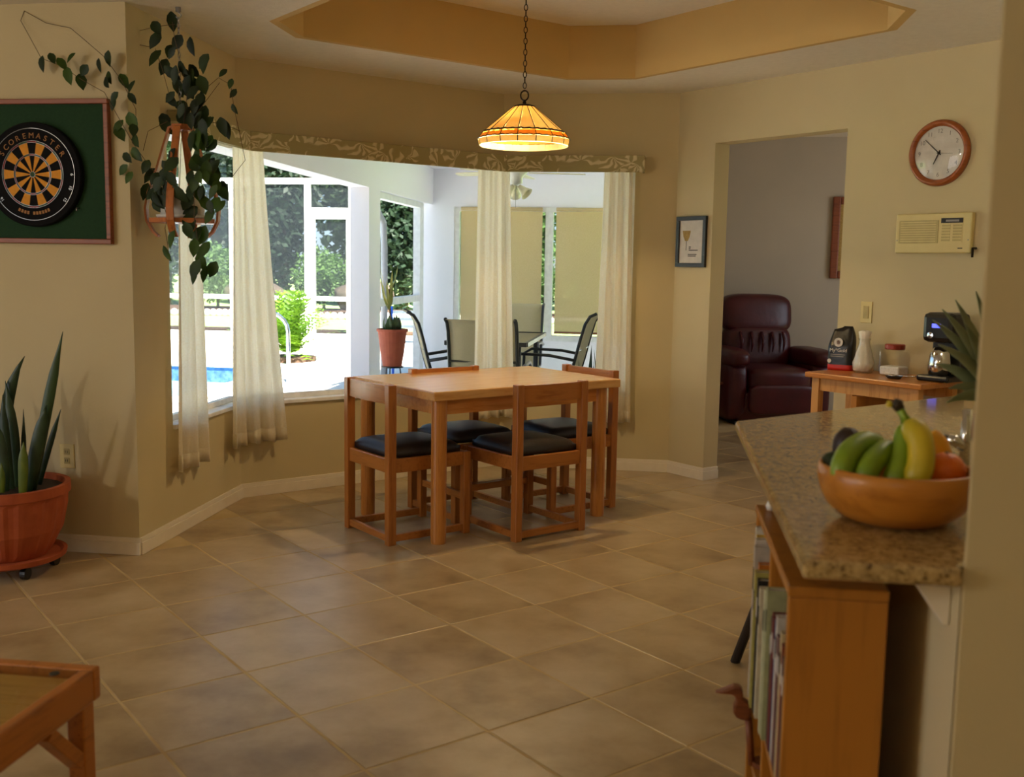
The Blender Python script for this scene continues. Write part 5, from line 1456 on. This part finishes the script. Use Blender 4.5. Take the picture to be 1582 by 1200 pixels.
for nm, lab, x, y, Y, r, m_, cat in (('avocado', 'dark brown avocado at the back of the fruit bowl', 1310, 690, BY + .07, .031, 'avocado_dark', 'avocado'), ('avocado', 'dark green avocado at the left rim of the fruit bowl', 1286, 724, BY + .04, .027, 'avocado_green', 'avocado'),
                                     ('orange', 'orange at the right of the fruit bowl', 1461, 727, BY - .01, .034, 'orange_peel', 'orange'), ('lemon', 'yellow lemon behind the orange in the fruit bowl', 1444, 697, BY + .055, .03, 'lemon_peel', 'lemon')):
    p = fp(x, y, Y); mb = MB()
    if nm == 'avocado': mb.ball(p, r * .95, r * .95, r * 1.2)
    elif nm == 'lemon': mb.lathe([(.001, -1.3 * r), (.2 * r, -1.25 * r), (.7 * r, -.8 * r), (r, 0), (.7 * r, .8 * r), (.2 * r, 1.25 * r), (.001, 1.32 * r)], 18, p)
    else: mb.ball(p, r, r, r * .96, 20, 14)
    o_ = mb.build(nm, m_, smooth=True); tag(o_, lab, cat)
    if nm == 'orange':
        mb = MB(); mb.ball((p.x, p.y, p.z + r * .95), .004, .004, .002); mb.build('calyx', 'stem_green', o_)
# chrome faucet and pineapple behind the pillar edge
p = fp(1490, 700, 2.35)
t = thing('chrome_faucet', 'chrome post with a short spout beside the wall edge', 'faucet', (p.x, 2.35, .9105))
mb = MB(); mb.lathe([(.001, .9105), (.022, .9105), (.022, .918), (.012, .922), (.001, .922)], 20, (p.x, 2.35, 0)); mb.build('base', 'chrome', t, smooth=False)
q = fp(1490, 632, 2.35)
mb = MB(); mb.cyl((p.x, 2.35, .92), (p.x, 2.35, q.z), .0105, n=16); mb.build('post', 'chrome', t, smooth=True)
q = fp(1463, 676, 2.35); mb = MB(); mb.tube([(p.x, 2.35, fp(1490, 692, 2.35).z), (q.x + .018, 2.35, q.z - .006), (q.x, 2.35, q.z)], [.012, .014, .009], 12); mb.build('spout', 'chrome', t, smooth=True)
mb = MB(); mb.tube([(q.x + .002, 2.35, q.z - .0005), (q.x - .008, 2.35, q.z + .003)], .006, 8); mb.build('spout_tip', 'black_plastic', t)
pp = fp(1540, 690, 2.6)
t = thing('pineapple', 'pineapple with spiky grey-green crown half hidden by the wall edge', 'pineapple', (pp.x, 2.6, .9105))
mb = MB(); mb.lathe([(.001, .9105), (.035, .9105), (.052, .935), (.058, .97), (.056, 1.01), (.042, 1.045), (.02, 1.06), (.001, 1.062)], 24, (pp.x, 2.6, 0), rib=lambda i, q_: .04 * (-1) ** (i + q_)); mb.build('fruit', 'bird_wood', t, smooth=True)
LV = [((1508, 450), .03), ((1476, 463), .0), ((1456, 478), -.03), ((1441, 494), .02), ((1450, 532), -.04), ((1444, 562), .04), ((1466, 600), -.03), ((1530, 460), .03), ((1550, 440), 0), ((1590, 480), .0), ((1600, 520), 0), ((1470, 548), .05), ((1490, 500), -.05), ((1462, 622), -.05)]
for (x, y), dy in LV:
    base = Vector((pp.x + random.uniform(-.015, .01), 2.6 + dy * .3, 1.05)); tip = fp(x, y, 2.6 + dy)
    mid = base.lerp(tip, .5) + Vector((.0, 0, .035))
    m2 = MB(); vs = []
    for q_ in range(7):
        s = q_ / 6; c_ = base * (1 - s) ** 2 + mid * 2 * s * (1 - s) + tip * s * s; d = ((mid - base) * (1 - s) + (tip - mid) * s).normalized()
        sd = d.cross(Vector((.2, -1, .2))).normalized(); w = .042 * (1 - s ** 1.6) + .001
        vs += [c_ - sd * w / 2, c_ + Vector((0, .004, 0)), c_ + sd * w / 2]
    m2.add(vs, [f_ for q_ in range(6) for f_ in ((q_ * 3, q_ * 3 + 1, q_ * 3 + 4, q_ * 3 + 3), (q_ * 3 + 1, q_ * 3 + 2, q_ * 3 + 5, q_ * 3 + 4))])
    m2.build('crown_leaf', 'pine_leaf', t, smooth=True, solid=.002)

# ================================================================== BOOKCASE under the bar
bx0, bx1, by0, by1, bh = .235, .400, 1.765, 2.372, .82
t = thing('bookcase', 'small honey wood bookcase under the granite bar', 'bookcase', (.32, 2.07, 0))
for nm, q in (('side_panel', (bx0, bx1, by0, by0 + .018, 0, bh - .02)), ('side_panel', (bx0, bx1, by1 - .018, by1, 0, bh - .02)), ('divider', (bx0 + .004, bx1, 2.09, 2.106, .05, bh - .02)), ('top_board', (bx0 - .002, bx1, by0 - .004, by1 + .004, bh - .0195, bh)),
              ('back_panel', (bx1 - .008, bx1, by0 + .018, by1 - .018, .05, bh - .021)), ('shelf', (bx0 + .004, bx1 - .009, by0 + .0185, 2.0895, .40, .416)), ('shelf', (bx0 + .004, bx1 - .009, 2.1065, by1 - .0185, .40, .416)), ('shelf', (bx0 + .004, bx1 - .009, 2.1065, by1 - .0185, .235, .25)), ('base_board', (bx0 + .004, bx1 - .009, by0 + .0185, by1 - .0185, .035, .049)),
              ('shelf', (bx0 + .004, bx1 - .009, by0 + .0185, 2.0895, .2, .215))):
    mb = MB(); mb.box(*q); mb.build(nm, 'shelf_wood', t, bevel=.003)
for (y, z) in ((by0 + .0, .14), (by0, .142)):
    pass
for x in (.262, .375):
    mb = MB(); mb.lathe([(.001, 0), (.005, 0), (.005, .002), (.001, .002)], 10, M=basis((x, by0, .30 if x < .3 else .293), (1, 0, 0), (0, 0, 1), (0, -1, 0))); mb.build('wood_plug', 'frame_wood', t)
BOOKS = [(2.338, .016, .36, .232, (222, 218, 206), 'tall white book at the far end of the top shelf'), (2.318, .018, .345, .233, (236, 196, 60), 'yellow spine book next to the far white book'), (2.296, .02, .33, .235, (30, 26, 24), 'thick black book on the top shelf'), (2.272, .022, .35, .226, (214, 204, 190), 'wide cream binder in the far stack'), (2.246, .024, .34, .222, (198, 190, 180), 'ribbed pale grey binder protruding from the shelf'), (2.218, .02, .31, .23, (204, 118, 34), 'orange book in the far stack'), (2.194, .022, .3, .22, (186, 178, 96), 'olive yellow book in the far stack'), (2.168, .022, .29, .224, (34, 30, 30), 'black bound book left of the divider'), (2.142, .022, .28, .226, (212, 206, 180), 'cream paperback against the divider'),
         (2.066, .022, .30, .228, (206, 210, 176), 'pale green book right of the divider'), (2.042, .024, .31, .23, (176, 180, 138), 'sage green book near the divider'), (2.016, .018, .26, .238, (44, 40, 44), 'slim dark book in the near stack'), (1.994, .022, .275, .238, (120, 34, 40), 'dark red book in the near stack'), (1.97, .018, .27, .24, (52, 74, 120), 'blue book in the near stack'), (1.95, .02, .285, .24, (214, 210, 204), 'white book in the near stack'), (1.926, .022, .255, .24, (110, 70, 84), 'mauve book in the near stack'), (1.902, .02, .26, .24, (84, 36, 36), 'maroon book in the near stack'), (1.878, .02, .28, .24, (206, 190, 150), 'tan book in the near stack'), (1.854, .02, .265, .24, (140, 60, 36), 'rust coloured book in the near stack'), (1.83, .02, .25, .24, (60, 50, 60), 'dark violet book nearest the end panel')]
for k, (y, w, h, xf, c_, lab) in enumerate(BOOKS):
    plain('book_cover_%d' % k, c_, .5, c2=tuple(v * .86 for v in c_), nscale=40)
    t = thing('book', lab, 'book', ((xf + .385) / 2, y, .4165), 0, 'books on the bookcase shelves')
    x1_ = .385 if xf > .2 else .38
    mb = MB(); mb.box(xf, xf + .003, y - w / 2, y + w / 2, .417, .417 + h); mb.box(xf + .003, x1_, y - w / 2, y - w / 2 + .0022, .417, .417 + h); mb.box(xf + .003, x1_, y + w / 2 - .0022, y + w / 2, .417, .417 + h); mb.build('cover', 'book_cover_%d' % k, t)
    mb = MB(); mb.box(xf + .0035, x1_ - .004, y - w / 2 + .0025, y + w / 2 - .0025, .42, .414 + h); mb.build('page_block', 'paper_white', t)
    mb = MB(); zz = .417 + h * .72; mb.box(xf - .0006, xf, y - w * .3, y + w * .3, zz, zz + h * .14); mb.build('spine_label', 'print_black' if sum(c_) > 400 else 'paper_white', t)
for lab, q, m_ in (('black box on the lower shelf by the near end panel', (.26, .385, 1.80, 1.9, .2155, .33), 'black_plastic'), ('black camera case on the shelf below the white books', (.27, .38, 2.27, 2.33, .2505, .385), 'black_plastic'), ('cream notebook upright on the lower far shelf', (.255, .385, 2.12, 2.14, .2505, .36), 'tissue'), ('dark green box at the bottom of the bookcase', (.255, .385, 2.15, 2.33, .0495, .18), 'stool_dark')):
    t = thing('storage_box' if 'box' in lab else ('camera_case' if 'case' in lab else 'notebook'), lab, 'box' if 'box' in lab else ('case' if 'case' in lab else 'notebook'), ((q[0] + q[1]) / 2, (q[2] + q[3]) / 2, q[4]))
    mb = MB(); mb.box(*q[:4], q[4], q[5] - .02); mb.build('body', m_, t, bevel=.004)
    mb = MB(); mb.box(q[0] - .001, q[1] + .001, q[2] - .001, q[3] + .001, q[5] - .0195, q[5]); mb.build('lid', m_, t, bevel=.003)
# carved bird
t = thing('wooden_bird', 'carved long-billed wooden bird on a peg at the bookcase', 'figurine', (.235, 2.3, .2505))
YB = 2.262
outl = [(1104, 1068), (1121, 1062), (1133, 1057), (1142, 1058), (1147, 1064), (1148, 1072), (1147, 1077), (1155, 1082), (1160, 1090), (1160, 1102), (1156, 1110), (1147, 1110), (1137, 1106), (1132, 1098), (1133, 1088), (1137, 1081), (1136, 1075), (1132, 1071), (1120, 1070)]
pts = [at_y(x, y, YB) for x, y in outl]; n = len(pts)
mb = MB(); cen = sum(pts, Vector()) / n
vs = [p + Vector((0, -.012, 0)) for p in pts] + [p + Vector((0, .012, 0)) for p in pts]
mb.add(vs, [tuple(range(n)), tuple(range(n, 2 * n))[::-1]] + [(i, (i + 1) % n, n + (i + 1) % n, n + i) for i in range(n)]); mb.build('body', 'bird_wood', t, bevel=.005)
a = at_y(1156, 1108, YB)
mb = MB(); mb.tube([(a.x, YB, a.z), (a.x + .012, YB, .2505)], .008, 10); mb.build('peg', 'bird_wood', t, smooth=True)
mb = MB(); mb.lathe([(.001, .2505), (.024, .2505), (.024, .262), (.001, .262)], 16, (.262, YB, 0)); mb.build('base', 'bird_wood', t)
p = at_z(1183, 776, .835); p.x = .262; p.y = 2.32
t = thing('shell_figurine', 'tiny pinkish white shell on top of the bookcase', 'figurine', (p.x, p.y, .8205))
mb = MB(); mb.lathe([(.001, 0), (.01, .001), (.013, .01), (.009, .02), (.004, .028), (.001, .03)], 14, (p.x, p.y, .8205)); mb.build('shell_body', 'white_ceramic', t, smooth=True)
mb = MB(); mb.ball((p.x - .004, p.y, .8275), .006); mb.build('shell_lip', 'tissue', t, smooth=True)
# dark stool whose leg shows behind the bookcase
ST = Vector((.50, 3.30, 0))
t = thing('low_stool', 'dark low stool behind the bookcase with one splayed leg showing', 'stool', ST)
mb = MB(); mb.lathe([(.001, .56), (.14, .56), (.15, .57), (.15, .59), (.14, .6), (.001, .6)], 28, ST); mb.build('seat', 'stool_dark', t)
for a in range(3):
    an = math.radians(131 + 120 * a); foot = ST + Vector((math.cos(an), math.sin(an), 0)) * .305
    mb = MB(); mb.tube([foot, ST + Vector((math.cos(an) * .09, math.sin(an) * .09, .56))], [.017, .014], 10); mb.build('leg', 'stool_dark', t, smooth=True)

# ================================================================== GLASS TOP COFFEE TABLE (lower left)
q0 = at_z(155, 1027, .44)
gx1, gy1 = q0.x, q0.y; gx0, gy0 = gx1 - .75, gy1 - .95
t = thing('coffee_table', 'wooden coffee table with inset glass top at the lower left', 'table', ((gx0 + gx1) / 2, (gy0 + gy1) / 2, 0))
for q in ((gx0, gx1, gy1 - .03, gy1), (gx0, gx1, gy0, gy0 + .03), (gx0, gx0 + .03, gy0 + .03, gy1 - .03), (gx1 - .03, gx1, gy0 + .03, gy1 - .03)):
    mb = MB(); mb.box(*q, .365, .44); mb.build('frame_rail', 'coffee_wood', t, bevel=.005)
mb = MB(); mb.box(gx0 + .031, gx1 - .031, gy0 + .031, gy1 - .031, .430, .437); mb.build('glass_top', 'clear_glass', t)
n = 6
for k in range(n):
    ya = gy0 + .035 + (gy1 - gy0 - .07) * k / n; yb = gy0 + .035 + (gy1 - gy0 - .07) * (k + 1) / n - .004
    mb = MB(); mb.box(gx0 + .03, gx1 - .03, ya, yb, .405, .42); mb.build('slat', 'coffee_slat', t, bevel=.002)
for x, y in ((gx1 - .075, gy1 - .06), (gx1 - .075, gy1 - .30), (gx0 + .075, gy1 - .06), (gx1 - .075, gy0 + .06)):
    mb = MB(); mb.lathe([(.001, .4375), (.011, .4375), (.011, .4395), (.001, .4395)], 16, (x, y, 0)); mb.build('glass_pad', 'black_plastic', t)
for x in (gx0 + .025, gx1 - .025):
    for y, sg in ((gy0 + .045, 1), (gy1 - .045, -1)):
        mb = MB(); mb.box(x - .02, x + .02, y - .022, y + .022, 0, .3645); mb.build('leg', 'coffee_wood', t, bevel=.003)
        mb = MB(); mb.beam((x, y + sg * .02, .24), (x, y + sg * .14, .36), .03, .035, up=(1, 0, 0)); mb.build('brace', 'coffee_wood', t, bevel=.002)

# ================================================================== LIGHT FIXTURES of the rooms around and an added fill
def flush_lamp(label, x, y, energy, col):
    t_ = thing('ceiling_lamp', label, 'lamp', (x, y, CEIL))
    m_ = MB(); m_.lathe([(.001, 0), (.17, 0), (.17, -.02), (.001, -.02)], 28, (x, y, CEIL)); m_.build('mount', 'white_ceramic', t_)
    m_ = MB(); m_.lathe([(.16, -.021), (.15, -.06), (.1, -.085), (.001, -.095)], 28, (x, y, CEIL)); m_.f = m_.f[:-2]; m_.build('diffuser', 'cream_glass', t_, smooth=True)
    l_ = add_light('lamp_bulb', 'POINT', (0, 0, 0), energy, col, shadow_soft_size=.09); l_.parent = t_; l_.location = (0, 0, -.2)
flush_lamp('round ceiling lamp in the family room left of the viewpoint', -4.9, -.6, 118, (255, 243, 224))
flush_lamp('round ceiling lamp in the kitchen behind the pillar', 1.35, 3.4, 14, (255, 240, 218))
flush_lamp('added round fill lamp behind the viewpoint', -.4, -1.6, 16, (255, 240, 218))  # unseen lamp added as frontal fill
